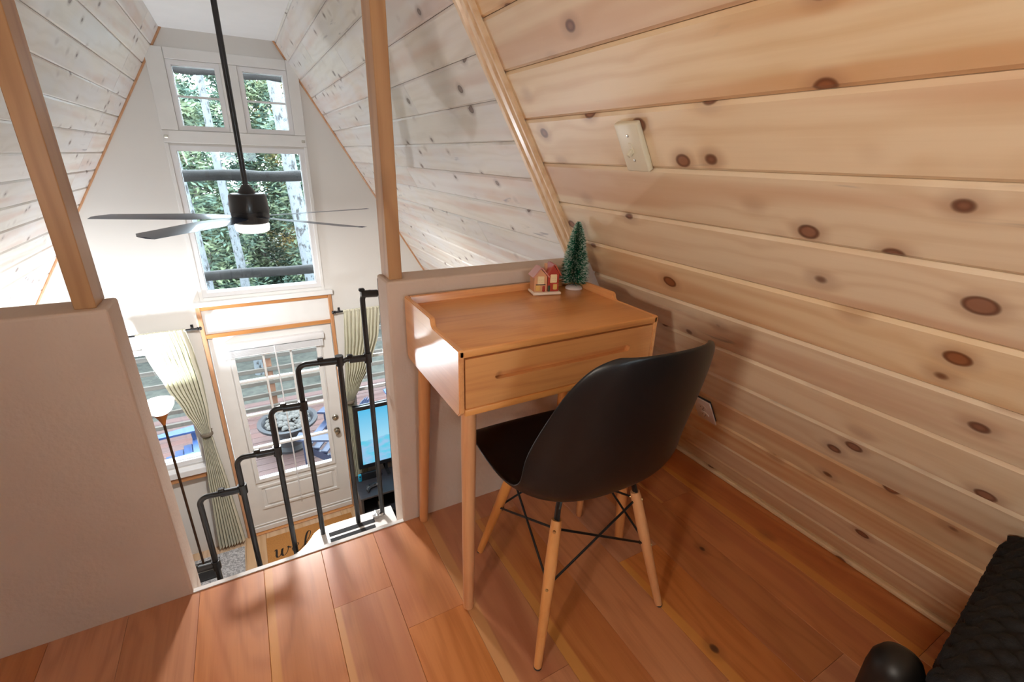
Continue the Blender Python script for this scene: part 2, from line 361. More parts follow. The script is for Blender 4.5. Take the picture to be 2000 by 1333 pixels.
# ---- loft floor
floor = MB().box(-1.5, 1.6, YB, 1.300, -.20, -.0125).build('floor', M['floor_gap'])
tag(floor, 'warm reddish wood plank floor of the loft', 'floor', kind='structure')
def floor_plank(x, w, y0, y1):
    k = (round(w, 3), round(y1 - y0, 3), 'floor')
    if k not in _pm:
        g, c, t, ln = .0003, .0008, .012, y1 - y0
        poly = [(g, -t), (w - g, -t), (w - g, -c), (w - g - c, 0), (g + c, 0), (g, -c)]; m = MB()
        vs = [(p[0], y, p[1]) for y in (.0004, ln - .0004) for p in poly]
        m.add(vs, [tuple(range(6)), tuple(range(11, 5, -1))] + [(i, 6 + i, 6 + (i + 1) % 6, (i + 1) % 6) for i in range(6)])
        _pm[k] = m.mesh('plank', M['floor'])
    put('plank', _pm[k], floor, (x, y0, 0))
rj = random.Random(5)
joint = {0: 1.06, 1: .905, 2: .62, 3: 1.19, 4: .40, 5: .81, -1: .28, -2: .86, -3: .55, 6: .30, 7: .95, 8: .2}
for i in range(-9, 10):
    x0 = .048 + .166 * i; x1 = x0 + .166
    if x1 < -1.42 or x0 > 1.56: continue
    j = joint.get(i, rj.uniform(.2, 1.1)); cuts = [YB]
    y = j
    js = []
    while y > YB + .3: js.append(y); y -= 1.22
    ys = [YB] + sorted(js) + [1.300]
    for a, b in zip(ys[:-1], ys[1:]):
        if b - a > .02: floor_plank(x0, min(x1, 1.565) - x0, a, b)
tag(MB().box(-.300, .322, 1.300, 1.314, -.20, .003).build('trim_5', M['white']), 'white nosing strip along the loft floor edge', 'trim', kind='structure')
tag(MB().rbox(1.535, 1.562, YB, 1.30, 0, .018, .006).build('baseboard_right', M['pine']), 'small pine strip where the plank wall meets the floor', 'baseboard', kind='structure')
# ---- half walls
def halfwall(name, xe, side, label):
    f = (lambda z: xr(z) + .012) if side > 0 else (lambda z: xl(z) - .012)
    m = MB(); poly = [(xe, -.28), (f(-.28), -.28), (f(.862), .862), (xe, .862)]
    if side < 0: poly = poly[::-1]
    m.prism(poly, YH0, YH1, 'y')
    me = m.mesh(name, M['plaster']); bm = bmesh.new(); bm.from_mesh(me)
    es = [e for e in bm.edges if all(abs(v.co.x - xe) < 1e-4 for v in e.verts) or all(abs(v.co.z - .862) < 1e-4 for v in e.verts)]
    bmesh.ops.bevel(bm, geom=es, offset=.007, segments=3, affect='EDGES', profile=.5); bm.to_mesh(me); bm.free()
    return tag(put(name, me), label, 'wall', kind='structure')
halfwall('wall_loft_left', -.300, -1, 'textured plaster half wall left of the stair opening')
halfwall('wall_loft_right', .322, 1, 'textured plaster half wall behind the desk')
for nm, xa, lab in (('wood_post', .336, 'wooden post rising from the half wall end beside the desk'), ('wood_post', -.362, 'wooden post rising from the half wall left of the stair opening')):
    t = thing(nm, lab, 'post', (xa + .0195, 1.365, .862))
    MB().rbox(-.0195, .0195, -.042, .042, 0, ZC - .862, .0015, 1).build('shaft', M['post'], t)
# ---- lower floor
fl = MB().box(-3.2, 3.3, YB - .1, YG + .15, ZF - .12, ZF - .012).build('floor_lower', M['oak_low'])
tag(fl, 'pale oak floor of the room below', 'floor', kind='structure')
key = None
m0 = None
for i in range(-10, 12):
    xa = -.49 + .18 * i
    if xa > 3.1 or xa < -2.9: continue
    k = ('low',)
    if k not in _pm:
        g = .0006; _pm[k] = MB().rbox(g, .18 - g, .001, 2.399, -.012, 0, .002, 1).mesh('plank', M['oak_low'])
    put('plank', _pm[k], fl, (xa, 2.0, ZF)); put('plank', _pm[k], fl, (xa, -.4, ZF))

# ---- windows
def ring(m, x0, x1, z0, z1, w, y0, y1, mi=0):
    m.box(x0, x1, y0, y1, z0, z0 + w, mi); m.box(x0, x1, y0, y1, z1 - w, z1, mi); m.box(x0, x0 + w, y0, y1, z0 + w, z1 - w, mi); m.box(x1 - w, x1, y0, y1, z0 + w, z1 - w, mi)
def window(name, key, fwid, rows, cols, label, mw=.014, casing=.0):
    x0, x1, z0, z1 = OPEN[key]
    t = thing(name, label, 'window', (0, 0, 0), kind='structure')
    m = MB(); ring(m, x0, x1, z0, z1, fwid, YG - .008, YG + .09); ring(m, x0 + fwid * .55, x1 - fwid * .55, z0 + fwid * .55, z1 - fwid * .55, fwid * .55, YG + .02, YG + .06)
    m.build('frame', M['vinyl'], t)
    gx0, gx1, gz0, gz1 = x0 + fwid, x1 - fwid, z0 + fwid, z1 - fwid
    for r in range(1, rows):
        z = gz0 + (gz1 - gz0) * r / rows; MB().box(gx0, gx1, YG + .03, YG + .048, z - mw / 2, z + mw / 2).build('muntin', M['vinyl'], t)
    for c in range(1, cols):
        x = gx0 + (gx1 - gx0) * c / cols; MB().box(x - mw / 2, x + mw / 2, YG + .03, YG + .048, gz0, gz1).build('muntin', M['vinyl'], t)
    for r in range(rows):
        for c in range(cols):
            MB().box(gx0 + (gx1 - gx0) * c / cols, gx0 + (gx1 - gx0) * (c + 1) / cols, YG + .037, YG + .041, gz0 + (gz1 - gz0) * r / rows, gz0 + (gz1 - gz0) * (r + 1) / rows).build('pane', M['glass'], t)
    return t
t = thing('fill_window', 'unseen fill window added in the end wall behind the loft', 'window', kind='structure')  # made up to let sky light into the dark loft from behind
m = MB(); ring(m, bx0, bx1, bz0, bz1, .05, YB - .12, YB + .01); m.build('frame', M['vinyl'], t)
MB().box(bx0 + .05, bx1 - .05, YB - .07, YB - .064, bz0 + .05, bz1 - .05).build('pane', M['glass'], t)
window('window_1', 'big', .035, 1, 1, 'large fixed window in the middle of the gable')
window('window_2', 'ul', .030, 2, 1, 'small upper gable window on the left of the pair')
window('window_3', 'ur', .030, 2, 1, 'small upper gable window on the right of the pair')
w4 = window('window_4', 'wl', .045, 1, 1, 'ground floor window behind the left curtain and floor lamp')
w5 = window('window_5', 'wr', .045, 3, 2, 'ground floor window behind the right curtain and television', mw=.03)
MB().rbox(-1.48, -.575, YG - .075, YG + .01, -1.50, -1.44, .006).build('sill', M['vinyl'], w4)
MB().rbox(-1.50, -.56, YG - .055, YG, -1.555, -1.50, .004).build('apron', M['trim_x'], w4)
MB().rbox(.60, 1.52, YG - .06, YG + .01, -1.50, -1.44, .006).build('sill', M['vinyl'], w5)
MB().rbox(.59, 1.53, YG - .05, YG, -1.555, -1.50, .004).build('apron', M['trim_x'], w5)
# white boards round the gable windows
t = thing('trim_6', 'flat white casing boards around the gable windows', 'trim', kind='structure')
for (a, b, c, d) in ((-.425, -.400, .05, 1.238), (.503, .528, .05, 1.238), (-.425, .528, 1.240, 1.322), (-.425, -.320, 1.324, 1.845), (.447, .528, 1.324, 1.845), (.005, .115, 1.324, 1.774), (-.318, .445, 1.776, 1.845), (-.400, .503, .050, .076)):
    MB().rbox(a, b, YG - .014, YG, c, d, .002, 1).build('board', M['white'], t)
for x in (-.405, .505):
    MB().rbox(x - .012, x + .012, YG - .02, YG - .013, 1.270, 1.288, .002, 1).build('catch_plate', M['nickel'], t)
MB().rbox(-.48, .59, YG - .05, YG, .008, .050, .005).build('stool', M['white'], t)
# ---- door
t = thing('trim_7', 'orange wood frame with transom panel around the glazed door', 'trim', kind='structure')
MB().rbox(-.468, -.437, YG - .022, YG + .005, ZF, .007, .003, 1).build('jamb', M['trim'], t)
MB().rbox(.546, .577, YG - .022, YG + .005, ZF, .007, .003, 1).build('jamb', M['trim'], t)
MB().rbox(-.436, .545, YG - .022, YG + .005, -.027, .007, .003, 1).build('head', M['trim_x'], t)
MB().rbox(-.436, .545, YG - .022, YG + .005, -.271, -.238, .003, 1).build('cross_rail', M['trim_x'], t)
MB().box(-.436, .545, YG - .004, YG + .003, -.237, -.028).build('transom_panel', M['white'], t)
door = thing('door_1', 'white glazed exterior door with twelve panes below the gable window', 'door', (0, 0, 0), kind='structure')
DX0, DX1, DZ0, DZ1 = -.432, .541, ZF + .012, -.276
GX0, GX1, GZ0, GZ1 = -.275, .400, -1.775, -.385
m = MB(); y0, y1 = YG + .012, YG + .056
m.box(DX0, GX0, y0, y1, DZ0, DZ1); m.box(GX1, DX1, y0, y1, DZ0, DZ1); m.box(GX0, GX1, y0, y1, GZ1, DZ1); m.box(GX0, GX1, y0, y1, DZ0, GZ0)
m.build('slab', M['white'], door)
m = MB(); ring(m, GX0 - .03, GX1 + .03, GZ0 - .03, GZ1 + .03, .036, y0 - .014, y0 + .002); m.build('lite_frame', M['white'], door)
m = MB(); ring(m, GX0 - .02, GX1 + .03, -2.125, -1.855, .022, y0 - .012, y0 + .002); m.build('panel_moulding', M['white'], door)
MB().rbox(GX0 + .03, GX1 - .02, y0 - .012, y0 + .004, -2.08, -1.90, .008).build('raised_panel', M['white'], door)
for r in range(1, 4):
    z = GZ0 + (GZ1 - GZ0) * r / 4; MB().rbox(GX0, GX1, y0 - .008, y0 + .03, z - .012, z + .012, .004, 1).build('muntin', M['white'], door)
for c in range(1, 3):
    x = GX0 + (GX1 - GX0) * c / 3; MB().rbox(x - .009, x + .009, y0 - .006, y0 + .028, GZ0, GZ1, .003, 1).build('muntin', M['white'], door)
for r in range(4):
    for c in range(3):
        MB().box(GX0 + (GX1 - GX0) * c / 3, GX0 + (GX1 - GX0) * (c + 1) / 3, y0 + .018, y0 + .022, GZ0 + (GZ1 - GZ0) * r / 4, GZ0 + (GZ1 - GZ0) * (r + 1) / 4).build('pane', M['glass'], door)
kprof = [(.030, 0), (.030, .006), (.013, .010), (.012, .026), (.024, .034), (.028, .044), (.024, .054), (.010, .060), (0, .061)]
for z, pr, nm in ((-1.425, kprof, 'knob'), (-1.278, [(.030, 0), (.030, .010), (.024, .016), (.010, .018), (.010, .026), (0, .027)], 'deadbolt')):
    m = MB(); m.lathe(pr, 20); o = m.build(nm, M['nickel'], door, smooth=True); o.location = (.482, y0, z); o.rotation_euler = (math.pi / 2, 0, 0)
m = MB(); m.rbox(DX0, DX1, y0 - .012, y0, ZF + .014, ZF + .07, .004, 1); m.rbox(DX0, DX1, y0 - .008, y0, ZF + .085, ZF + .10, .003, 1); m.build('sweep', M['white'], door)
MB().rbox(-.437, .546, YG - .03, YG + .13, ZF, ZF + .012, .004, 1).build('threshold', M['trim_x'], door)

# ================================================================== DESK
desk = thing('writing_desk', 'small oak writing desk with one wide drawer against the half wall', 'desk', (.667, 1.08, 0))
W2, D2 = .302, .200     # half width, half depth
ZT, ZBm = .800, .630
m = MB(); m.rbox(-W2 + .001, W2 - .001, -D2, D2, ZT - .020, ZT, .004, 3); m.build('top', M['oak_x'], desk, smooth=True)
def side_panel(x0, x1):
    pts = [(-D2, ZBm + .012), (-D2 + .012, ZBm), (D2 - .012, ZBm), (D2, ZBm + .012), (D2, ZT + .022), (-.012, ZT + .022), (-.018, ZT + .018), (-.022, ZT + .006), (-.030, ZT + .0005), (-D2 + .003, ZT + .0005), (-D2, ZT - .003)]
    m = MB(); m.prism(pts, x0, x1, 'x'); me = m.mesh('side_panel', M['oak_y']); bm = bmesh.new(); bm.from_mesh(me)
    es = [e for e in bm.edges if abs(e.verts[0].co.x - e.verts[1].co.x) < 1e-6]
    bmesh.ops.bevel(bm, geom=es, offset=.0025, segments=2, affect='EDGES'); bm.to_mesh(me); bm.free()
    me.polygons.foreach_set('use_smooth', [True] * len(me.polygons)); me.set_sharp_from_angle(angle=.7)
    put('side_panel', me, desk)
side_panel(-W2, -W2 + .014); side_panel(W2 - .014, W2)
MB().rbox(-W2 + .014, W2 - .014, D2 - .014, D2, ZBm, ZT + .022, .003).build('back_panel', M['oak_x'], desk, smooth=True)
MB().rbox(-W2 + .014, W2 - .014, -D2, D2 - .014, ZBm, ZBm + .018, .003).build('bottom_panel', M['oak_x'], desk, smooth=True)
# drawer with a long finger groove
dr = put('drawer', None, desk, (0, 0, 0)); dr.empty_display_size = .02
dx, dz0, dz1 = W2 - .0165, ZBm + .021, ZT - .0235
gz, gx, gr = .721, .200, .0095     # groove centre height, half length, radius
def groove_loop(gx_, gr_, zc, nseg=10):
    pts = arc((gx_, zc), gr_, -math.pi / 2, math.pi / 2, nseg, lambda a, b: (a, b)) + arc((-gx_, zc), gr_, math.pi / 2, 3 * math.pi / 2, nseg, lambda a, b: (a, b)); return pts
lp = groove_loop(gx - .0, gr, gz); n = len(lp); yf = -D2 + .001
inner = [(x * .999, gz + (z - gz) * .97) for x, z in lp]
outer = []
for x, z in lp:   # project loop to the drawer front rectangle
    d = Vector((x * .2, z - gz)); sc_ = min(dx / abs(x) if abs(x) > 1e-6 else 1e9, ((dz1 - gz) if z > gz else (gz - dz0)) / max(abs(z - gz), 1e-6))
    outer.append((x, dz1 if z >= gz else dz0))
m = MB(); vs = [(x, yf, z) for x, z in lp] + [(x, yf + .0165, z) for x, z in inner] + [(x, yf, z) for x, z in outer]
fs = [(i, (i + 1) % n, n + (i + 1) % n, n + i) for i in range(n)] + [tuple(n + i for i in range(n))]
h = n // 2
for i in range(n):
    j = (i + 1) % n
    if abs(outer[i][1] - outer[j][1]) < 1e-9: fs.append((i, 2 * n + i, 2 * n + j, j))
m.add(vs, fs)
b = len(m.v)
# right and left rest of the front around the groove ends
half = 10
R_ = [i for i in range(0, half + 1)]; 
xe = gx + gr
m.add([(outer[5][0], yf, dz0), (dx, yf, dz0), (dx, yf, dz1), (outer[5][0], yf, dz1)], [(0, 1, 2, 3)])
m.add([(-outer[5][0], yf, dz0), (-dx, yf, dz0), (-dx, yf, dz1), (-outer[5][0], yf, dz1)], [(0, 1, 2, 3)])
m.add([(-dx, yf, dz0), (dx, yf, dz0), (dx, yf, dz1), (-dx, yf, dz1), (-dx, yf + .02, dz0), (dx, yf + .02, dz0), (dx, yf + .02, dz1), (-dx, yf + .02, dz1)], [(0, 4, 5, 1), (3, 2, 6, 7), (0, 3, 7, 4), (1, 5, 6, 2), (4, 7, 6, 5)])
fr = m.build('drawer_front', M['oak_x'], dr, fix=True)
m = MB(); m.box(-dx + .008, dx - .008, yf + .02, D2 - .03, dz0 + .004, dz0 + .010); m.box(-dx + .008, -dx + .018, yf + .02, D2 - .03, dz0 + .01, dz1 - .03); m.box(dx - .018, dx - .008, yf + .02, D2 - .03, dz0 + .01, dz1 - .03); m.build('drawer_box', M['oak_y'], dr)
# tapered splayed legs
for sx in (-1, 1):
    for sy in (-1, 1):
        top = Vector((sx * .262, sy * .162, ZBm + .002)); bot = Vector((sx * .280, sy * .196 if sy > 0 else sy * .190, .0015))
        pts = [top, top.lerp(bot, .15), top.lerp(bot, .985), bot]; MB().tube(pts, [.0190, .0192, .0150, .0138], 20).build('leg', M['oak_z'], desk, smooth=True)

# ================================================================== CHAIR
chair = thing('shell_chair', 'black moulded shell chair with splayed beech legs in front of the desk', 'chair', (.684, .850, 0), math.radians(-2.0))
# profile along the middle: (forward y, height z, half width, edge forward, edge up)
PR = [(.232, .414, .150, -.010, .000), (.236, .424, .186, -.016, .002), (.226, .434, .208, -.014, .005), (.19, .437, .224, .0, .010), (.12, .428, .233, .0, .022), (.04, .418, .238, .0, .036),
      (-.04, .412, .240, .004, .050), (-.11, .413, .241, .014, .066), (-.165, .428, .240, .034, .078), (-.200, .462, .238, .060, .072), (-.220, .510, .234, .082, .050),
      (-.234, .565, .228, .090, .028), (-.248, .625, .222, .086, .012), (-.262, .685, .212, .078, .002), (-.276, .745, .199, .070, -.004), (-.289, .796, .182, .062, -.010), (-.297, .828, .165, .054, -.012), (-.301, .846, .146, .046, -.011), (-.303, .855, .112, .034, -.007)]
NU = 25; m = MB(); vs = []
for (yy, zz, hw, ef, eu) in PR:
    for k in range(NU):
        u = -1 + 2 * k / (NU - 1); a = abs(u)
        uu = math.copysign(math.sin(a * math.pi / 2) ** 1.0 * .35 + a * .65, u)
        vs.append((uu * hw, yy + ef * a ** 2.3, zz + eu * a ** 2.6))
fs = [(r * NU + k, r * NU + k + 1, (r + 1) * NU + k + 1, (r + 1) * NU + k) for r in range(len(PR) - 1) for k in range(NU - 1)]
m.add(vs, fs); me = m.mesh('shell', M['shell'], smooth=False); me.polygons.foreach_set('use_smooth', [True] * len(me.polygons))
sh = put('shell', me, chair, (0, 0, .017))
so = sh.modifiers.new('thick', 'SOLIDIFY'); so.thickness = .007; so.offset = 0; so.use_rim = True
su = sh.modifiers.new('sub', 'SUBSURF'); su.levels = 1; su.render_levels = 2
# legs
FT = {(-1, -1): (-.206, -.207), (1, -1): (.201, -.205), (-1, 1): (-.189, .200), (1, 1): (.201, .200)}
TP = {}
for (sx, sy), (fx, fy) in FT.items():
    bot = Vector((fx, fy, .0015)); top = Vector((sx * .124, sy * .114 - .01, .374)); TP[sx, sy] = (top, bot)
    lg = MB().tube([top, top.lerp(bot, .04), top.lerp(bot, .3), top.lerp(bot, .97), bot], [.0125, .0140, .0155, .0105, .0098], 18).build('leg', M['beech'], chair, smooth=True)
    MB().tube([bot, bot + Vector((0, 0, .004))], [.0103, .0103], 14).build('glide', M['darkgrey'], lg)
    dirv = Vector((sx, sy, 0)).normalized()
    for f_, rr in ((.055, .0048), (.44, .0045)):
        p = top.lerp(bot, f_); rad = .0135
        MB().cyl(p + dirv * (rad - .002), p + dirv * (rad + .003), rr, rr * .8, 12).build('bolt', M['brass'], lg, smooth=True)
        MB().cyl(p - dirv * (rad - .002), p - dirv * (rad + .004), rr, rr * .8, 10).build('bolt', M['brass'], lg, smooth=True)
    # flat iron bracket from seat to leg
    br = MB(); q = top + Vector((0, 0, .048)) - Vector((sx * .014, sy * .012, 0)); ax = (top - bot).normalized()
    br.tube([top + ax * (-.010), top + ax * .03, q], [.0105, .0105, .0105], 8, flat=.5); br.build('bracket', M['iron'], chair)
wr = .0032
def wire(a, b, nm='brace'): MB().tube([a, b], wr, 8).build(nm, M['iron'], chair, smooth=True)
for a_, b_ in (((-1, -1), (1, -1)), ((-1, 1), (1, 1)), ((-1, -1), (-1, 1)), ((1, -1), (1, 1))):
    (t1, b1), (t2, b2) = TP[a_], TP[b_]
    wire(t1.lerp(b1, .06), t2.lerp(b2, .44)); wire(t2.lerp(b2, .06), t1.lerp(b1, .44))
for a_ in TP:
    t1, b1 = TP[a_]; p = t1.lerp(b1, .44); MB().lathe([(0, -.007), (.006, -.004), (.006, .004), (0, .007)], 10, p - Vector((a_[0], a_[1], 0)).normalized() * .013).build('clip', M['iron'], chair)

# ================================================================== DESK ORNAMENTS
house = thing('ceramic_house', 'tiny painted ceramic village house on the desk', 'ornament', (.803, 1.215, .8003), math.radians(-14))
cM = {k: plain('ceramic_' + k, lin(c), .35, var=.06, coat=.3) for k, c in dict(tan=(214, 160, 120), cream=(240, 220, 176), red=(176, 62, 48), roof=(206, 140, 128), roofred=(190, 84, 62), dark=(84, 66, 58), snow=(240, 228, 214), green=(74, 88, 70), gold=(226, 186, 110)).items()}
m = MB(); m.rbox(-.047, .047, -.032, .030, 0, .009, .004, 3); m.build('base', cM['snow'], house, smooth=True)
def cottage(nm, x0, x1, zw, zr, wm, rm, yb=.024):
    c = put(nm, None, house); xm = (x0 + x1) / 2
    m = MB(); m.prism([(x0, .008), (x1, .008), (x1, zw), (xm, zr - .004), (x0, zw)], -.020, yb, 'y'); m.build('walls', wm, c)
    for s, xe in ((-1, x0), (1, x1)):
        dxx = (xe - xm); n_ = Vector((-(zr - zw) * (1 if dxx < 0 else -1), 0, abs(dxx))).normalized()
        e = Vector((xe + dxx * .22, 0, zw - (zr - zw) * .22)); r = Vector((xm, 0, zr))
        q = [r, e, e + n_ * .0035, r + n_ * .0035]; mm = MB(); mm.prism([(p.x, p.z) for p in (q if dxx > 0 else q[::-1])], -.0255, yb + .002, 'y'); mm.build('roof_side', rm, c)
    return c
c1 = cottage('cream_cottage', -.041, .001, .060, .084, cM['tan'], cM['roof'])
c2 = cottage('red_cottage', .003, .040, .066, .094, cM['red'], cM['roofred'])
for c, x, z, w, h_, mt in ((c1, -.020, .046, .011, .013, 'cream'), (c1, -.029, .022, .008, .010, 'gold'), (c2, .022, .050, .011, .014, 'cream'), (c2, .028, .024, .007, .009, 'gold')):
    f = MB().rbox(x - w, x + w, -.0225, -.0195, z - h_, z + h_, .002, 1).build('window', cM[mt], c)
    if mt == 'cream':
        k = MB()
        for ddx in (-.0055, 0, .0055):
            for ddz in (-.006, .002): k.lathe([(0, 0), (.0014, .0003), (0, .0006)], 6, (x + ddx, -.0227, z + ddz))
        k.build('lattice', cM['dark'], f)
MB().rbox(-.014, -.005, -.0225, -.0195, .009, .028, .002, 1).build('cottage_door', cM['red'], c1)
MB().rbox(.004, .012, -.0225, -.0195, .009, .029, .002, 1).build('cottage_door', cM['green'], c2)
MB().rbox(-.036, -.004, -.0225, -.0195, .0305, .034, .001, 1).build('sign_band', cM['dark'], c1)
MB().rbox(.006, .040, -.0225, -.0195, .033, .037, .001, 1).build('sign_band', cM['red'], c2)
MB().rbox(-.003, .006, -.004, .006, .060, .096, .0015, 1).build('chimney', cM['tan'], house)
bt = thing('bottle_brush_tree', 'small green bottle brush Christmas tree with white base on the desk', 'ornament', (.925, 1.222, .8003))
MB().lathe([(.0285, 0), (.0275, .005), (.020, .010), (.010, .012), (0, .0125)], 24).build('base', plain('snow_base', lin((228, 214, 210)), .6, bump=.3), bt, smooth=True)
MB().cyl((0, 0, .01), (0, 0, .215), .0022, .001, 8).build('stem', plain('twisted_wire', lin((70, 80, 60)), .4, metal=.5), bt)
rb = random.Random(3); m = MB()
for i in range(5200):
    h_ = rb.random() ** .9; z = .022 + h_ * .195; R0 = (.052 * (1 - h_) ** .62 * (1.0 if h_ > .10 else .80 + 2.0 * h_) + .004) * rb.uniform(.78, 1.06)
    a = rb.uniform(0, 2 * math.pi); el = rb.uniform(-.25, .35); d = Vector((math.cos(a) * math.cos(el), math.sin(a) * math.cos(el), math.sin(el)))
    p0 = Vector((0, 0, z)); p1 = p0 + d * R0; sd = d.cross(Vector((0, 0, 1))).normalized() * .0009; u2 = d.cross(sd).normalized() * .0009
    k = .76; pm = p0 + d * R0 * k
    m.add([p0 + sd, p0 - sd * .5 + u2, p0 - sd * .5 - u2, pm + sd, pm - sd * .5 + u2, pm - sd * .5 - u2], [(0, 1, 4, 3), (1, 2, 5, 4), (2, 0, 3, 5)], 0)
    m.add([pm + sd, pm - sd * .5 + u2, pm - sd * .5 - u2, p1], [(0, 1, 3), (1, 2, 3), (2, 0, 3)], 1 if rb.random() < .5 else 0)
o = m.build('bristles', [plain('bristle_green', lin((28, 112, 84)), .6, var=.3, vscale=60), plain('bristle_frost', lin((206, 220, 208)), .6)], bt, fix=False); o['kind'] = 'stuff'

# ================================================================== SWITCH AND OUTLET
def wallbox(name, label, cat, y, s):
    u = Vector((-K, 0, 1)) / LS; n = Vector((-1, 0, -K)) / LS; org = Vector((XR, y, 0)) + u * s + n * .0005
    t = thing(name, label, cat); yv = Vector((0, 1, 0))
    t.matrix_world = Matrix(((u.x, yv.x, n.x, org.x), (u.y, yv.y, n.y, org.y), (u.z, yv.z, n.z, org.z), (0, 0, 0, 1))); return t
sw = wallbox('light_switch', 'ivory toggle light switch plate on the pine wall', 'light switch', .890, 1.440)
m = MB(); m.rbox(-.059, .059, -.037, .037, 0, .016, .004, 3); m.build('plate', M['cream'], sw, smooth=True)
MB().rbox(-.013, .013, -.0055, .0055, .014, .0175, .001, 1).build('toggle_slot', M['cream'], sw)
o = MB().rbox(-.005, .005, -.004, .004, 0, .018, .0015, 2).build('toggle', M['cream'], sw, smooth=True); o.location = (-.004, 0, .014); o.rotation_euler = (0, -.5, 0)
for xx in (-.030, .030): MB().lathe([(.0032, 0), (.0032, .001), (0, .0015)], 12, (xx, 0, .016)).build('screw', M['nickel'], sw, smooth=True)
ou = wallbox('power_outlet', 'almond duplex outlet low on the pine wall', 'outlet', .924, .462)
MB().box(-.052, .052, -.031, .031, 0, .010).build('box_rim', M['darkgrey'], ou)
MB().rbox(-.058, .058, -.038, .038, .009, .0145, .0025, 2).build('plate', M['almond'], ou, smooth=True)
for xx in (-.0195, .0195):
    r = MB().lathe([(.0175, 0), (.0175, .002), (.0165, .0028), (0, .0028)], 24, (xx, 0, .0143), sx=.82).build('receptacle', M['almond'], ou, smooth=True)
    for yy, hh in ((-.0064, .004), (.0064, .0035)): MB().box(xx - hh, xx + hh, yy - .0009, yy + .0009, .0165, .0174).build('slot', M['ink'], r)
    MB().lathe([(.0022, 0), (.0022, .0006), (0, .0007)], 10, (xx - .010, 0, .0169)).build('slot', M['ink'], r)
MB().lathe([(.003, 0), (.003, .0008), (0, .0012)], 12, (0, 0, .0144)).build('screw', M['nickel'], ou, smooth=True)

# ================================================================== BED CORNER
bed = thing('bed', 'black bed frame corner at the lower right edge', 'bed', (1.02, -.93, 0))
MB().lathe([(.036, .0), (.038, .02), (.038, .44), (.036, .462), (.028, .480), (.014, .488), (0, .490)], 28, (-.220, 1.062, 0)).build('post', M['bedblack'], bed, smooth=True)
MB().lathe([(.036, .0), (.038, .02), (.038, .44), (.036, .462), (.028, .480), (.014, .488), (0, .490)], 28, (-.250, -.98, 0)).build('post', M['bedblack'], bed, smooth=True)
MB().rbox(-.265, -.235, -.95, 1.02, .16, .30, .006).build('side_rail', M['bedblack'], bed)
MB().rbox(-.22, .20, .985, 1.005, .16, .28, .006).build('foot_rail', M['bedblack'], bed)
MB().rbox(-.235, .185, -.98, .985, .18, .52, .04, 4).build('mattress', M['paint'], bed, smooth=True)
def quilt():
    x0, x1, y0, y1, zt, r, drop = .748, 1.222, -1.9, .078, .545, .045, .24
    nx, ny = 120, 330; m = MB(); vs = []
    L_ = (x1 - x0) + drop; Ly = (y1 - y0) + drop
    def fold(t, lo):           # arclength -> (pos, dropz) with a rounded edge at lo
        if t >= r * 1.57: return lo + r + (t - r * 1.57), 0.0
        if t >= 0: a = t / r; return lo + r - r * math.cos(a), -(r - r * math.sin(a)) if False else -(r * (1 - math.sin(a)))
        return lo, -r + t
    for j in range(ny + 1):
        tj = -(drop - r) + (Ly) * j / ny
        py, dzy = fold(tj, 0.0); yy = y1 - py
        for i in range(nx + 1):
            ti = -(drop - r) + L_ * i / nx
            px, dzx = fold(ti, 0.0); xx = x0 + px
            b = abs(math.sin((tj + ti) * 72 + .5 * math.sin(ti * 40))) * abs(math.sin((ti - tj) * 72 + .5 * math.sin(tj * 40)))
            dz = min(dzx, dzy) if (dzx < -.001 or dzy < -.001) else 0.0
            if dzx < -.001 and dzy < -.001: dz = max(-drop, -math.hypot(dzx, dzy))
            bump = .011 * b
            xx = min(xx, xr(zt + dz) - .014); vs.append((xx - (bump if dzx < -r * .6 else 0), yy + .115 * (xx - x0) + (bump if dzy < -r * .6 else 0), zt + dz + (bump if dz > -r else 0)))
    fs = [(j * (nx + 1) + i, j * (nx + 1) + i + 1, (j + 1) * (nx + 1) + i + 1, (j + 1) * (nx + 1) + i) for j in range(ny) for i in range(nx)]
    m.add(vs, fs); o = m.build('quilt', M['quilt'], fix=False); o.data.polygons.foreach_set('use_smooth', [True] * len(o.data.polygons))
    so = o.modifiers.new('thick', 'SOLIDIFY'); so.thickness = .006; so.offset = -1
    return tag(o, 'black quilted bedspread in the lower right corner', 'quilt')
quilt()

# ================================================================== CEILING FAN
fan = thing('ceiling_fan', 'black five blade ceiling fan with a lit disc lamp on a long downrod', 'ceiling fan', (.026, 2.74, .912))
MB().lathe([(.062, ZC - .912 - .001), (.062, ZC - .912 - .020), (.040, ZC - .912 - .050), (.016, ZC - .912 - .060)][::-1], 28).build('canopy', M['fan'], fan, smooth=True)
MB().cyl((0, 0, .11), (0, 0, ZC - .912 - .03), .0125, .0125, 16).build('downrod', M['fan'], fan, smooth=True)
MB().lathe([(.040, .090), (.036, .105), (.026, .118), (.018, .130), (.0126, .134)], 24).build('coupling', M['fan'], fan, smooth=True)
MB().lathe([(.088, .004), (.088, .010), (.084, .080), (.080, .088), (.070, .092), (.03, .093)], 36).build('motor_housing', M['fan'], fan, smooth=True)
MB().lathe([(.050, -.062), (.074, -.052), (.084, -.030), (.086, -.006), (.086, .003)], 36).build('hub', M['fan'], fan, smooth=True)
lt = MB(); lt.lathe([(0, -.102), (.030, -.101), (.060, -.096), (.074, -.088), (.078, -.076), (.078, -.056), (.050, -.054)], 36); lt.build('light_disc', M['lamp_glow'], fan, smooth=True)
bl = MB(); NB = 14; pitch = math.radians(7)
secs = []
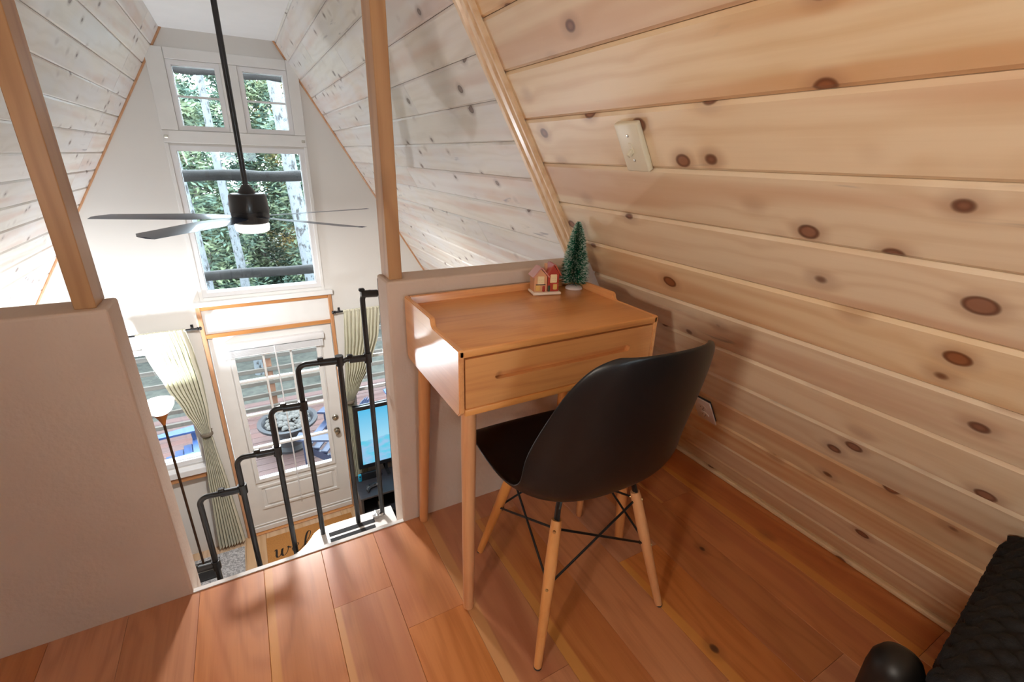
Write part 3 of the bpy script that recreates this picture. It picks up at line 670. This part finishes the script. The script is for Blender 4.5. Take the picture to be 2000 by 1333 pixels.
for i in range(NB + 1):
    t_ = i / NB; r_ = .060 + .615 * t_
    lead = .034 + .040 * min(1, t_ / .3) - .016 * t_; trail = -.034 - .040 * min(1, t_ / .35) + .022 * t_
    if t_ > .93: trail += (t_ - .93) / .07 * .040
    secs.append((r_, lead, trail))
for (r_, a_, b_) in secs:
    tw = -pitch * (1 - .25 * r_ / .66)
    for (yy, th) in ((a_, 0), ((a_ + b_) / 2, .0035), (b_, 0), ((a_ + b_) / 2, -.0025)):
        bl.v.append((r_ + (yy if False else 0), yy * math.cos(tw), yy * math.sin(tw) + th - .02))
n_ = 4
for i in range(NB):
    for k in range(4): bl.f.append((i * 4 + k, i * 4 + (k + 1) % 4, (i + 1) * 4 + (k + 1) % 4, (i + 1) * 4 + k)); bl.m.append(0)
bl.f += [(0, 1, 2, 3), tuple(NB * 4 + k for k in (3, 2, 1, 0))]; bl.m += [0, 0]
bme = bl.mesh('blade', M['blade'], smooth=True)
for k in range(5):
    o = put('blade', bme, fan); o.rotation_euler = (0, 0, math.radians(20 + 72 * k))
ld = bpy.data.lights.new('fan_lamp', 'AREA'); ld.shape = 'DISK'; ld.size = .15; ld.energy = FAN_W; ld.color = (1, .96, .92)
lo = bpy.data.objects.new('fan_lamp', ld); COL.objects.link(lo); lo.location = (.026, 2.74, .912 - .104)

# ================================================================== ADDED LOFT FILL LAMP
SZ = 1.08; sx_ = xl(SZ)
sc = thing('loft_fill', 'unseen warm fill lamp added on the left slope beside the viewer', 'fill lamp', (sx_ + .004, .05, SZ))  # out of view, put in only to brighten the loft
MB().rbox(.0, .022, -.05, .05, -.10, .06, .006, 2).build('back_plate', M['nickel'], sc, smooth=True)
MB().lathe([(.03, -.06), (.07, -.04), (.085, 0), (.07, .04), (.03, .06)], 28, (.09, 0, 0)).build('shade', emis('loft_fill_glow', (1.0, .87, .70, 1), 2.0), sc, smooth=True)
ld = bpy.data.lights.new('loft_fill_light', 'AREA'); ld.shape = 'DISK'; ld.size = .22; ld.energy = LOFT_FILL_W; ld.color = (1, .91, .80)
lo = bpy.data.objects.new('loft_fill_light', ld); COL.objects.link(lo); lo.location = (sx_ + .19, .05, SZ); lo.rotation_euler = (0, math.radians(-101), 0)

# ================================================================== TORCHIERE
LX, LY = -.815, 4.10
tor = thing('floor_lamp', 'tall torchiere floor lamp with lit white bowl by the left window', 'floor lamp', (LX, LY, ZF))
MB().rbox(-.11, .11, -.12, .12, 0, .028, .008, 2).build('base', M['black'], tor, smooth=True)
MB().cyl((0, 0, .02), (0, 0, 1.60), .0095, .0095, 14).build('pole', M['bronze'], tor, smooth=True)
MB().lathe([(.010, 1.560), (.022, 1.600), (.040, 1.640), (.052, 1.665), (.050, 1.668), (.036, 1.645), (0, 1.64)], 28).build('cup', plain('amber_cup', lin((176, 104, 40)), .3, metal=.4), tor, smooth=True)
MB().lathe([(.050, 1.664), (.078, 1.690), (.098, 1.725), (.108, 1.765), (.104, 1.765), (.094, 1.728), (.074, 1.696), (.046, 1.672)], 36).build('bowl', M['bowl'], tor, smooth=True)
ld = bpy.data.lights.new('torchiere_bulb', 'AREA'); ld.shape = 'DISK'; ld.size = .12; ld.energy = TORCHIERE_W; ld.color = (.86, .93, 1.0)
lo = bpy.data.objects.new('torchiere_bulb', ld); COL.objects.link(lo); lo.location = (LX, LY, ZF + 1.80); lo.rotation_euler = (math.pi, 0, 0)

# ================================================================== CURTAINS, RODS, BLIND
def rod(x0, x1, label):
    t = thing('curtain_rod', label, 'curtain rod', (0, YG, -.158), group='curtain rods on the gable wall')
    MB().cyl((x0, -.065, 0), (x1, -.065, 0), .0085, .0085, 14).build('rod', M['black'], t, smooth=True)
    for x in (x0, x1):
        s = -1 if x == x0 else 1
        m = MB(); m.lathe([(.0085, 0), (.014, .004), (.014, .012), (.010, .016), (.016, .024), (.014, .034), (0, .040)], 16); o = m.build('finial', M['black'], t, smooth=True); o.location = (x, -.065, 0); o.rotation_euler = (0, s * math.pi / 2, 0)
    for x in (x0 + .035, x1 - .035):
        b = MB(); b.cyl((x, -.065, 0), (x, -.003, 0), .005, .005, 10); b.rbox(x - .010, x + .010, -.006, -.0005, -.022, .022, .002, 1); b.tube([(x, -.076, .004), (x, -.065, .016), (x, -.052, .010)], .004, 8); b.build('bracket', M['black'], t, smooth=True)
rod(-1.47, -.485, 'black curtain rod over the left window behind the floor lamp')
rod(.595, 1.56, 'black curtain rod over the right window above the television')
def curtain(label, edge, tie, group, seed):
    """edge: list of (z, xleft, xright)."""
    t = thing('curtain', label, 'curtain', (0, YG - .065, 0), group=group); r_ = random.Random(seed)
    NZ, NUc = 70, 97; ztop = edge[0][0]; zbot = edge[-1][0]; m = MB(); vs = []
    def at(z):
        for (a, b) in zip(edge[:-1], edge[1:]):
            if b[0] <= z <= a[0]:
                f = (a[0] - z) / (a[0] - b[0]); f = f * f * (3 - 2 * f) * .5 + f * .5; return a[1] + (b[1] - a[1]) * f, a[2] + (b[2] - a[2]) * f
        return edge[-1][1:]
    phs = [r_.uniform(0, 6.28) for _ in range(4)]
    for i in range(NZ + 1):
        z = ztop + (zbot - ztop) * i / NZ; xa, xb = at(z); w = xb - xa
        amp = .010 + .020 * min(1, (ztop - z) / .3); amp *= min(1.0, .45 + w * 2.2); 
        for k in range(NUc):
            u = k / (NUc - 1); ph = u * 2 * math.pi * 9.5 + .5 * math.sin(u * 9 + phs[0])
            fine = .3 * math.sin(ph * 2.7 + phs[1]) * max(0, 1 - (ztop - z) / .25)
            vs.append((xa + w * u + .006 * math.sin(ph * 2 + 1) * min(1, w * 4), amp * (math.sin(ph) + fine) - .012, z))
    fs = [(i * NUc + k, i * NUc + k + 1, (i + 1) * NUc + k + 1, (i + 1) * NUc + k) for i in range(NZ) for k in range(NUc - 1)]
    m.add(vs, fs); o = m.build('cloth', M['curtain'], t, fix=False); o.data.polygons.foreach_set('use_smooth', [True] * len(o.data.polygons))
    h = MB()   # gathered rod pocket
    xa, xb = edge[0][1], edge[0][2]; pts = []; rad = []
    for k in range(61):
        u = k / 60; pts.append((xa + (xb - xa) * u, 0, -.158)); rad.append(.0125 + .0022 * math.sin(u * 130) + .001 * math.sin(u * 57))
    h.tube(pts, rad, 14, True); h.build('rod_pocket', M['curtain'], t, smooth=True)
    tx, tz, tw = tie
    b = MB(); b.lathe([(1, -.013), (1.06, -.006), (1.06, .006), (1, .013)], 24, (tx, -.010, tz), sx=tw, sy=.040); b.cyl((tx + tw * .7, .0, tz), (tx + tw * .75, .062, tz + .004), .006, .006, 8); b.build('tieback', M['tie'], t, smooth=True)
    return t
curtain('sage curtain tied back at the left ground floor window', [(-.150, -.885, -.562), (-.35, -.860, -.540), (-.60, -.792, -.528), (-.85, -.712, -.532), (-1.03, -.648, -.548), (-1.118, -.622, -.552), (-1.22, -.636, -.545), (-1.7, -.672, -.515), (-2.36, -.712, -.486)], (-.587, -1.118, .046), 'tied back sage curtains', 1)
curtain('sage curtain tied back at the right window beside the television', [(-.150, .655, .985), (-.40, .640, .955), (-.70, .620, .860), (-.95, .598, .730), (-1.09, .592, .662), (-1.22, .590, .676), (-1.7, .576, .716), (-2.36, .560, .750)], (.627, -1.09, .042), 'tied back sage curtains', 2)
bd = thing('window_blind', 'raised white mini blind at the top of the glazed door', 'blind', (0, YG, 0))
MB().rbox(-.352, .470, -.048, .010, -.398, -.342, .005, 2).build('head_rail', M['vinyl'], bd, smooth=True)
for i in range(9): MB().rbox(-.335, .455, -.040, .004, -.412 - .0058 * i, -.4085 - .0058 * i, .001, 1).build('slat', M['vinyl'], bd)
MB().rbox(-.335, .455, -.040, .004, -.472, -.462, .002, 1).build('bottom_rail', M['vinyl'], bd)
MB().tube([(.050, -.052, -.40), (.058, -.052, -1.2), (.060, -.052, -2.05)], .0055, 8).build('wand', M['vinyl'], bd, smooth=True)
MB().tube([(-.300, -.050, -.40), (-.300, -.050, -1.1), (-.298, -.050, -1.75)], .002, 6).build('lift_cord', M['vinyl'], bd)
MB().tube([(.430, -.050, -.40), (.430, -.050, -1.0)], .002, 6).build('lift_cord', M['vinyl'], bd)

# ================================================================== STAIR AND RAIL
YR = 1.60
stair = thing('loft_stair', 'white space saving stair with black grip strips below the loft opening', 'staircase', (0, 0, ZF))
def stread(z, poly, strips):
    m = MB(); m.prism(poly, z - .030, z, 'z'); me = m.mesh('tread', M['tread']); bm = bmesh.new(); bm.from_mesh(me)
    es = [e for e in bm.edges if abs(e.verts[0].co.z - e.verts[1].co.z) < 1e-6]; bmesh.ops.bevel(bm, geom=es, offset=.004, segments=2, affect='EDGES'); bm.to_mesh(me); bm.free()
    o = put('tread', me, stair, (0, 0, 0))
    for (xa, xb, ya, yb) in strips: MB().box(xa, xb, ya, yb, z + .0002, z + .0014).build('grip_strip', M['grip'], o)
def scurve(x_a, y_a, x_b, y_b, n=12):
    out = []
    for i in range(n + 1):
        f = i / n; s = f * f * (3 - 2 * f); out.append((x_a + (x_b - x_a) * f, y_a + (y_b - y_a) * s))
    return out
zt = 2.2   # top tread relative to the lower floor
poly = [(-.21, YH1 + .004), (.355, YH1 + .004), (.355, 1.640), (.12, 1.640)] + [(.085, 1.639), (.062, 1.633), (.045, 1.620), (.030, 1.597), (.010, 1.572), (-.016, 1.550), (-.060, 1.534), (-.12, 1.525), (-.21, 1.522)]
stread(zt, poly, [(.095, .272, 1.568, 1.590), (.095, .268, 1.534, 1.556), (-.105, .132, 1.512, 1.523)])
for i in range(1, 10):
    x0 = -.19 - .13 * (i - 1); z = zt - .22 * i
    stread(z, [(x0 - .03, YH1 + .004), (x0 + .24, YH1 + .004), (x0 + .24, 1.640), (x0 - .03, 1.640)], [(x0 + .01, x0 + .035, 1.45, 1.60), (x0 + .06, x0 + .085, 1.45, 1.60)])
m = MB(); m.tube([(.24, 1.525, zt - .04), (-.10, 1.525, zt - .28), (-.62, 1.525, zt - 1.15), (-1.20, 1.525, .0)], .038, 12); m.build('spine', M['black'], stair, smooth=True)
rail = thing('stair_railing', 'black stepped tube railing across the stair opening', 'railing', (0, YR, ZF))
PX = [-.412, -.283, -.154, -.028, .076, .212, .310]; TZ = [-.178, .108, .226, .382, .527, .520, .755]
BZ = [-1.30, -1.08, -.86, -.64, -.42, -.20, -.20]
PXE = PX[1:] + [.372]; rt_ = .0092
for i in range(7):
    x, zt_, xe_, rb_ = PX[i], TZ[i] - ZF, PXE[i], .026
    base = BZ[i] - ZF
    path = [(x, 0, base)] + [(x, 0, zt_ - rb_)] + [(x + rb_ - rb_ * math.cos(a), 0, zt_ - rb_ + rb_ * math.sin(a)) for a in [math.pi / 2 * k / 7 for k in range(1, 8)]] + [(xe_ - .004, 0, zt_ - .006)]
    b = MB().tube(path, rt_, 14).build('baluster', M['black'], rail, smooth=True)
    MB().tube([(xe_ - .066, 0, zt_ - .003), (xe_ - .010, 0, zt_ - .006)], .0128, 14).build('sleeve', M['black'], b, smooth=True)
    kn = MB().rbox(xe_ - .072, xe_ - .052, -.008, .008, zt_ + .006, zt_ + .017, .003, 1).build('set_screw', M['black'], b)
    if i < 6: MB().tube([(xe_, 0, zt_ - .024), (xe_, 0, zt_ + .012)], .0142, 16).build('collar', M['black'], b, smooth=True)
MB().tube([(.374, 0, -.20 - ZF), (.374, 0, .80 - ZF)], .0092, 12).build('wall_post', M['black'], rail, smooth=True)
m = MB(); m.rbox(.268, .312, -.016, .012, -.199 - ZF, -.182 - ZF, .004, 2); m.cyl((.285, -.02, -.19 - ZF), (.285, .016, -.19 - ZF), .009, .009, 12); m.build('clamp', M['chrome'], rail, smooth=True)

# ================================================================== LOWER ROOM
tag(MB().rbox(-2.2, -.50, 2.6, 4.28, ZF + .0005, ZF + .012, .004, 2).build('area_rug', M['rug']), 'speckled grey rug on the lower floor by the left curtain', 'rug')
mat = thing('doormat', 'brown coir welcome doormat in front of the glazed door', 'doormat', (.094, 4.06, ZF))
MB().rbox(-.408, .408, -.225, .225, .0005, .014, .005, 2).build('pile', M['coir'], mat, smooth=True)
# cursive lettering
STROKES = {
 'w': ([[(0, .55), (.10, .62), (.14, .40), (.16, .12), (.24, .0), (.34, .08), (.40, .35), (.43, .58), (.42, .30), (.46, .06), (.56, .0), (.68, .15), (.74, .42), (.70, .60), (.78, .52), (.90, .46)]], .92),
 'e': ([[(0, .30), (.16, .34), (.32, .44), (.36, .58), (.26, .64), (.12, .52), (.08, .28), (.16, .06), (.32, .0), (.50, .10), (.62, .26)]], .60),
 'l': ([[(0, .26), (.18, .48), (.36, .92), (.40, 1.24), (.30, 1.34), (.18, 1.10), (.12, .55), (.14, .14), (.26, .0), (.40, .08), (.50, .24)]], .48),
 'c': ([[(.42, .50), (.34, .62), (.18, .58), (.06, .38), (.08, .12), (.22, .0), (.40, .08), (.54, .26)]], .54),
 'o': ([[(.34, .60), (.16, .58), (.04, .36), (.08, .10), (.24, .0), (.40, .12), (.44, .38), (.34, .58), (.44, .50), (.62, .48)]], .62),
 'm': ([[(0, .45), (.10, .62), (.14, .40), (.13, .0), (.18, .36), (.30, .60), (.38, .46), (.37, .0), (.44, .38), (.56, .60), (.64, .46), (.64, .12), (.74, .0), (.90, .22)]], .88)}
lw = put('lettering', None, mat, (0, 0, .0146)); x = -.360; sc_ = .170
for ch in 'welcome':
    st, adv = STROKES[ch]; m = MB()
    for line in st:
        pts = [Vector((p[0], p[1], 0)) for p in line]; dense = []
        for i in range(len(pts) - 1):
            p0, p1, p2, p3 = pts[max(i - 1, 0)], pts[i], pts[i + 1], pts[min(i + 2, len(pts) - 1)]
            for k in range(5):
                f = k / 5; dense.append(.5 * ((2 * p1) + (p2 - p0) * f + (2 * p0 - 5 * p1 + 4 * p2 - p3) * f * f + (3 * p1 - p0 - 3 * p2 + p3) * f ** 3))
        dense.append(pts[-1]); vs = []
        for i, p in enumerate(dense):
            d = (dense[min(i + 1, len(dense) - 1)] - dense[max(i - 1, 0)]).normalized(); nn = Vector((-d.y, d.x, 0)); wd = .022 + .036 * max(0, -d.y)
            for s in (-1, 1):
                q = p + nn * wd * s; vs.append((x + (q.x + .12 * q.y) * sc_, -.085 + q.y * sc_, 0))
        m.add(vs, [(2 * i, 2 * i + 2, 2 * i + 3, 2 * i + 1) for i in range(len(dense) - 1)])
    m.build('letter', M['ink'], lw, fix=False); x += adv * sc_
con = thing('tv_console', 'low black media console under the television', 'media console', (.552, 3.83, ZF))
MB().rbox(0, 1.3, 0, .38, .478, .500, .003, 1).build('top', M['console'], con)
MB().rbox(.004, .026, .006, .376, .0005, .478, .002, 1).build('side', M['console'], con); MB().rbox(1.274, 1.296, .006, .376, .0005, .478, .002, 1).build('side', M['console'], con)
MB().rbox(.64, .66, .006, .376, .02, .478, .002, 1).build('divider', M['console'], con)
MB().rbox(.026, 1.274, .006, .376, .25, .268, .002, 1).build('shelf', M['console'], con); MB().rbox(.026, 1.274, .006, .376, .02, .04, .002, 1).build('shelf', M['console'], con)
MB().box(.026, 1.274, .370, .378, .04, .478).build('back', M['console'], con)
tv = thing('television', 'flat television showing a blue landscape beside the right curtain', 'television', (.622, 4.175, ZF + .5002))
TW, TH, TZ0 = 1.14, .71, .100
m = MB(); ring(m, 0, TW, TZ0, TZ0 + TH, .040, -.012, .030); m.build('bezel', M['tvblack'], tv)
MB().box(.0, TW, .012, .045, TZ0, TZ0 + TH).build('housing', M['tvblack'], tv)
t_ = NT('tv_picture'); tc = t_.new('ShaderNodeTexCoord').outputs['Object']; sp = t_.new('ShaderNodeSeparateXYZ'); t_.link(tc, sp.inputs[0])
zr = t_.new('ShaderNodeMapRange'); t_.link(sp.outputs[2], zr.inputs[0]); zr.inputs[1].default_value = TZ0 + .04; zr.inputs[2].default_value = TZ0 + TH - .04
h1 = t_.noise(t_.vmul(tc, (3, 0, 0)), 1.0, 3); hill = t_.math('ADD', .28, t_.math('MULTIPLY', h1, .35))
sky_ = t_.mix(zr.outputs[0], lin((190, 232, 244)), lin((76, 182, 226))); land = t_.mix(t_.ramp(t_.noise(t_.vmul(tc, (8, 1, 22)), 1.0, 3), .35, .65), lin((150, 190, 226)), lin((92, 196, 224)))
pc = t_.mix(t_.ramp(t_.math('SUBTRACT', hill, zr.outputs[0]), -.01, .01), sky_, land)
t_.link(pc, t_.b.inputs['Emission Color']); t_.b.inputs['Emission Strength'].default_value = .9; t_.b.inputs['Base Color'].default_value = (.01, .01, .01, 1); t_.b.inputs['Roughness'].default_value = .25
MB().box(.038, TW - .038, -.004, .011, TZ0 + .038, TZ0 + TH - .038).build('screen', t_.mat, tv)
for x in (.26, TW - .30): 
    m = MB(); m.rbox(x, x + .035, -.10, .13, .0, .012, .004, 1); m.rbox(x + .006, x + .029, .005, .03, .01, TZ0 + .02, .003, 1); m.build('foot', M['tvblack'], tv)
gc = thing('game_console', 'handheld game console with one blue and one red side controller', 'game console', (.595, 4.108, ZF + .5002), math.radians(-2))
MB().rbox(.028, .190, -.004, .010, .0, .082, .003, 2).build('tablet', M['tvblack'], gc, smooth=True)
MB().rbox(.020, .198, .010, .040, .0, .070, .005, 2).build('dock', M['tvblack'], gc, smooth=True)
for x0_, mt, nm in ((-.004, 'neonblue', 'blue_controller'), (.190, 'neonred', 'red_controller')):
    c = MB().rbox(x0_, x0_ + .034, -.012, .010, .0, .088, .010, 4).build(nm, M[mt], gc, smooth=True)
    MB().lathe([(.008, 0), (.0085, .004), (0, .005)], 14).build('stick', M['darkgrey'], c, loc=(x0_ + .017, -.012, .062)).rotation_euler = (math.pi / 2, 0, 0)
    b = MB()
    for dx_, dz_ in ((0, .006), (0, -.006), (.006, 0), (-.006, 0)): b.cyl((x0_ + .017 + dx_, -.0115, .034 + dz_), (x0_ + .017 + dx_, -.0145, .034 + dz_), .0026, .0026, 8)
    b.build('buttons', M['darkgrey'], c)
gp = thing('game_controller', 'dark grey wireless gamepad lying on the console top', 'game controller', (.700, 3.955, ZF + .5005), math.radians(14))
pts = [(-.075, -.050), (-.062, -.052), (-.048, -.022), (-.030, -.012), (.030, -.012), (.048, -.022), (.062, -.052), (.075, -.050), (.074, -.010), (.060, .034), (.040, .042), (-.040, .042), (-.060, .034), (-.074, -.010)]
m = MB(); m.prism(pts, .0, .032, 'z'); me = m.mesh('body', M['darkgrey']); bm = bmesh.new(); bm.from_mesh(me); bmesh.ops.bevel(bm, geom=bm.edges[:], offset=.008, segments=2, affect='EDGES'); bm.to_mesh(me); bm.free()
me.polygons.foreach_set('use_smooth', [True] * len(me.polygons)); put('body', me, gp)
for x, y in ((-.030, .020), (.020, -.002)): MB().lathe([(.006, 0), (.006, .008), (.010, .010), (.009, .013), (0, .012)], 16, (x, y, .031)).build('stick', M['tvblack'], gp, smooth=True)
dk = thing('white_device', 'small white and black box on the media console shelf', 'device', (.720, 3.90, ZF + .2685))
MB().rbox(0, .060, 0, .06, 0, .100, .006, 2).build('body', M['tvblack'], dk, smooth=True); MB().rbox(.008, .052, -.003, .0, .050, .092, .002, 1).build('panel', M['white'], dk)

# ================================================================== OUTSIDE
M['deckwood'] = wood('red_deck_wood', lin((78, 54, 50)), lin((60, 40, 38)), axis='x', tone=.1, rough=.6)
M['slatwood'] = wood('weathered_slat', lin((72, 64, 56)), lin((56, 48, 42)), axis='x', tone=.08, rough=.7)
M['postwood'] = wood('cedar_post', lin((108, 70, 46)), lin((84, 52, 34)), axis='z', tone=.06, rough=.6)
M['bluewood'] = plain('blue_painted_plastic', lin((44, 64, 104)), .4, var=.06)
M['navywood'] = plain('navy_painted_plastic', lin((32, 42, 66)), .4, var=.06)
M['log'] = plain('dark_log', lin((32, 28, 27)), .8, var=.3, bump=.6, bscale=40)
M['ground'] = plain('forest_ground', lin((48, 48, 42)), .95, var=.3, bump=.5, bscale=5)
M['metalpit'] = plain('fire_pit_metal', lin((34, 34, 38)), .5, var=.1)
M['pebble'] = plain('pebble', lin((58, 54, 50)), .7, var=.3)
tag(MB().box(-40, 40, YG + .15, 60, -3.4, -3.2).build('ground', M['ground']), 'forest floor beyond the deck', 'ground', kind='structure')
deck = tag(MB().box(-3.2, 3.2, YG + .16, 7.62, -2.72, -2.56).build('floor_deck', M['postwood']), 'red stained deck outside the glazed door', 'deck', kind='structure')
dmesh = MB().rbox(-3.2, 3.2, .003, .137, -.038, 0, .004, 1).mesh('board', M['deckwood'])
for i in range(22): put('board', dmesh, deck, (0, YG + .16 + .14 * i, -2.52))
fence = thing('deck_railing', 'slatted wooden railing along the far edge of the deck', 'railing', (0, 7.20, -2.52))
for x in (-2.9, -1.95, -1.0, -.05, .9, 1.85, 2.8): MB().rbox(x - .055, x + .055, -.01, .10, -.15, 1.42, .006, 1).build('post', M['postwood'], fence)
sm = MB().rbox(-3.1, 3.1, -.045, -.012, 0, .062, .004, 1).mesh('slat', M['slatwood'])
for i in range(6): put('slat', sm, fence, (0, 0, .08 + .205 * i))
MB().rbox(-3.15, 3.15, -.06, .12, 1.42, 1.46, .005, 1).build('cap_rail', M['slatwood'], fence)
def adirondack(loc, rz, label, mat):
    t = thing('adirondack_chair', label, 'chair', loc, math.radians(rz), group='adirondack chairs on the deck')
    for s in (-1, 1):
        MB().rbox(s * .30 - .02, s * .30 + .02, .22, .30, 0, .56, .005, 1).build('leg', mat, t)
        m = MB(); m.prism([(.30, .34), (.30, .44), (-.42, .10), (-.50, .0), (-.38, .0)], s * .262 - .018, s * .262 + .018, 'x'); m.build('side_rail', mat, t)
        m = MB(); m.prism([(.24, .36), (.39, .34), (.40, .24), (.34, -.30), (.28, -.32)], 0, .025, 'z'); m.v = [(p[0] * s, p[1], p[2] + .56) for p in m.v]; m.build('arm', mat, t)
        m = MB(); m.prism([(-.34, .0), (-.28, .0), (-.24, .56), (-.30, .56)], s * .33 - .015, s * .33 + .015, 'x'); m.build('leg', mat, t)
    for i in range(6):
        y = .30 - .095 * i; z = .44 - .045 * i; MB().rbox(-.28, .28, y - .085, y, z - .012, z + .012, .004, 1).build('seat_slat', mat, t)
    for i in range(7):
        x = -.24 + .08 * i; hgt = .82 - 2.2 * x * x; q = Matrix.Rotation(math.radians(-24), 4, 'X'); m = MB(); m.rbox(x * 1.0 - .034, x * 1.0 + .034, -.012, .012, 0, hgt, .005, 1)
        m.v = [tuple(q @ Vector((p[0] * (1 + .25 * p[2]), p[1], p[2])) * 1.0) for p in m.v]; m.v = [(p[0], -p[1] * 0 + (-.22 - p[2] * .36), p[2] * .93 + .19) if False else (p[0], p[1] * .5 - .22 - p[2] * .38, p[2] * .95 + .20) for p in m.v]
        m.build('back_slat', mat, t)
    MB().rbox(-.30, .30, -.42, -.39, .52, .58, .004, 1).build('back_brace', mat, t)
    return t
adirondack((-1.16, 5.72, -2.52), -84, 'blue adirondack chair outside the left window', M['bluewood'])
adirondack((.60, 5.42, -2.52), 58, 'navy adirondack chair seen low through the glazed door', M['navywood'])
adirondack((1.75, 5.75, -2.52), 100, 'blue adirondack chair outside the right window', M['bluewood'])
fp = thing('fire_pit', 'round metal fire pit heaped with stones on the deck', 'fire pit', (.08, 6.15, -2.52))
MB().lathe([(.24, .0), (.24, .03), (.18, .06), (.16, .26), (.32, .34), (.37, .36), (.37, .39), (.32, .39), (.28, .345), (0, .33)], 36).build('bowl', M['metalpit'], fp, smooth=True)
rp = random.Random(9); m = MB()
for i in range(140):
    a, q = rp.uniform(0, 6.28), rp.random() ** .5 * .26; r_ = rp.uniform(.022, .05); m.lathe([(0, -r_ * .7), (r_ * .7, -r_ * .45), (r_, 0), (r_ * .7, r_ * .45), (0, r_ * .7)], 7, (q * math.cos(a), q * math.sin(a), .36 + .07 * (1 - q / .28) + rp.uniform(0, .03)))
o = m.build('stones', M['pebble'], fp, smooth=True); o['kind'] = 'stuff'
# log truss in front of the gable
tr = thing('log_truss', 'dark round log truss outside the gable windows', 'truss', (.04, 4.92, ZF))
for s in (-1, 1):
    MB().tube([(s * (1.60 + K * 2.9), 0, -.3), (s * (1.60 - K * 2.25), 0, 2.25 - ZF)], [.07, .06], 12).build('rafter', M['log'], tr, smooth=True)
for z, r_ in ((1.785, .034), (.995, .046), (.135, .046)):
    hx = 1.60 - K * z; n_ = 14; pts = [(-hx + 2 * hx * i / n_, 0, z - ZF + .006 * math.sin(i * 1.3)) for i in range(n_ + 1)]
    MB().tube(pts, [r_ * (1 + .06 * math.sin(i * 2.1)) for i in range(n_ + 1)], 12).build('crossbeam', M['log'], tr, smooth=True)

# ---- trees
def bark(name, c1, c2):
    t = NT(name); tc = t.new('ShaderNodeTexCoord').outputs['Object']
    f = t.ramp(t.noise(t.vmul(tc, (14, 14, 7)), 1.0, 4, .65), .52, .62); t.link(t.mix(f, c1, c2), t.b.inputs['Base Color']); t.b.inputs['Roughness'].default_value = .9
    t.bump(t.noise(t.vmul(tc, (30, 30, 8)), 1.0, 3), .5, .02); return t.mat
M['aspen'] = bark('pale_aspen_bark', lin((84, 87, 90)), lin((34, 33, 33)))
M['pinebark'] = bark('grey_pine_bark', lin((96, 90, 84)), lin((48, 42, 38)))
def leafmat(name, c1, c2):
    t = NT(name); tc = t.new('ShaderNodeTexCoord').outputs['Object']; f = t.ramp(t.noise(tc, 1.6, 4, .7), .42, .60)
    t.link(t.mix(f, c1, c2), t.b.inputs['Base Color']); t.b.inputs['Roughness'].default_value = .7; t.b.inputs['Specular IOR Level'].default_value = .2; return t.mat
M['needles'] = leafmat('pine_needles', lin((64, 82, 72)), lin((92, 102, 76)))
M['gold'] = leafmat('golden_leaves', lin((104, 100, 66)), lin((146, 124, 72)))
rt3 = random.Random(21)
def foliage_mesh(name, mat, n, R, z0, z1, size, cone, seed):
    q = random.Random(seed); m = MB()
    cl = [(q.uniform(0, 6.28), q.random() ** .5, q.uniform(z0, z1)) for _ in range(110)]
    for i in range(n):
        a, rr, z = q.choice(cl); rr = rr * R * ((1 - (z - z0) / (z1 - z0) * .85) if cone else 1.0)
        c = Vector((rr * math.cos(a) + max(-.4, min(.4, q.gauss(0, .15))), rr * math.sin(a) + max(-.4, min(.4, q.gauss(0, .15))), z + q.gauss(0, .20)))
        d = Vector((q.gauss(0, 1), q.gauss(0, 1), q.gauss(0, .7))).normalized(); e = d.cross(Vector((q.gauss(0, 1), q.gauss(0, 1), q.gauss(0, 1)))).normalized()
        L_, w = size * q.uniform(.6, 1.3), size * .35
        m.add([c - d * L_, c + e * w, c + d * L_, c - e * w], [(0, 1, 2, 3)])
    return m.mesh(name, mat, fix=False)
FOL = [foliage_mesh('crown', M['needles'], 15000, .72, .2, 8.0, .085, False, 1), foliage_mesh('crown', M['gold'], 13000, .72, .4, 7.6, .075, False, 2), foliage_mesh('crown', M['needles'], 15000, .74, .1, 7.0, .085, False, 4)]
def tree(x, y, r, lean, kind, bk, label, h=9.0, group='trees beyond the deck', crown=True):
    t = thing('forest_tree', label, 'tree', (x, y, -3.22), rt3.choice((0, 1.5708, 3.1416, 4.7124)) if crown else 0, group=group)
    pts = [(lean * z * z / h + .03 * math.sin(z * 1.1 + x), .03 * math.cos(z * .9 + y), z) for z in [h * i / 12 for i in range(13)]]
    MB().tube(pts, [r * (1.12 if i == 0 else 1 - .055 * i) for i in range(13)], 12).build('trunk', bk, t, smooth=True)
    if crown: put('crown', FOL[kind], t, (0, 0, .3)).scale = (1, 1, h / 9.0)
tree(1.02, 9.6, .165, -.085, 1, M['aspen'], 'stout speckled pale trunk seen on the right of the gable window', crown=False)
tree(-.22, 10.4, .095, -.02, 1, M['aspen'], 'slim pale trunk seen in the middle of the gable window', crown=False)
tree(-.78, 9.8, .085, -.02, 2, M['aspen'], 'slim pale trunk seen at the left side of the gable window', crown=False)
ord_ = ['first', 'second', 'third', 'fourth', 'fifth', 'sixth', 'seventh', 'eighth']
far = [(-8.0 + 2.36 * i + .15 * math.sin(i * 5), 12.3 + .15 * math.cos(i * 3), (i * 2) % 3, i, 'front row') for i in range(8)] + [(-9.1 + 2.36 * i, 14.8, (i * 2 + 1) % 3, i, 'middle row') for i in range(8)] + [(-8.4 + 2.36 * i, 17.3, (i * 2 + 2) % 3, i, 'back row') for i in range(8)]
for i, (x, y, k, j, row) in enumerate(far):
    tree(x, y, .09 + .02 * (i % 3), 0, k, M['pinebark' if k != 1 else 'aspen'], '%s tree from the left in the %s of the wood beyond the deck' % (ord_[j], row), h={'front row': 6.0, 'middle row': 6.9, 'back row': 7.9}[row] + (i * 7 % 5) * .06, group='wood behind the deck')
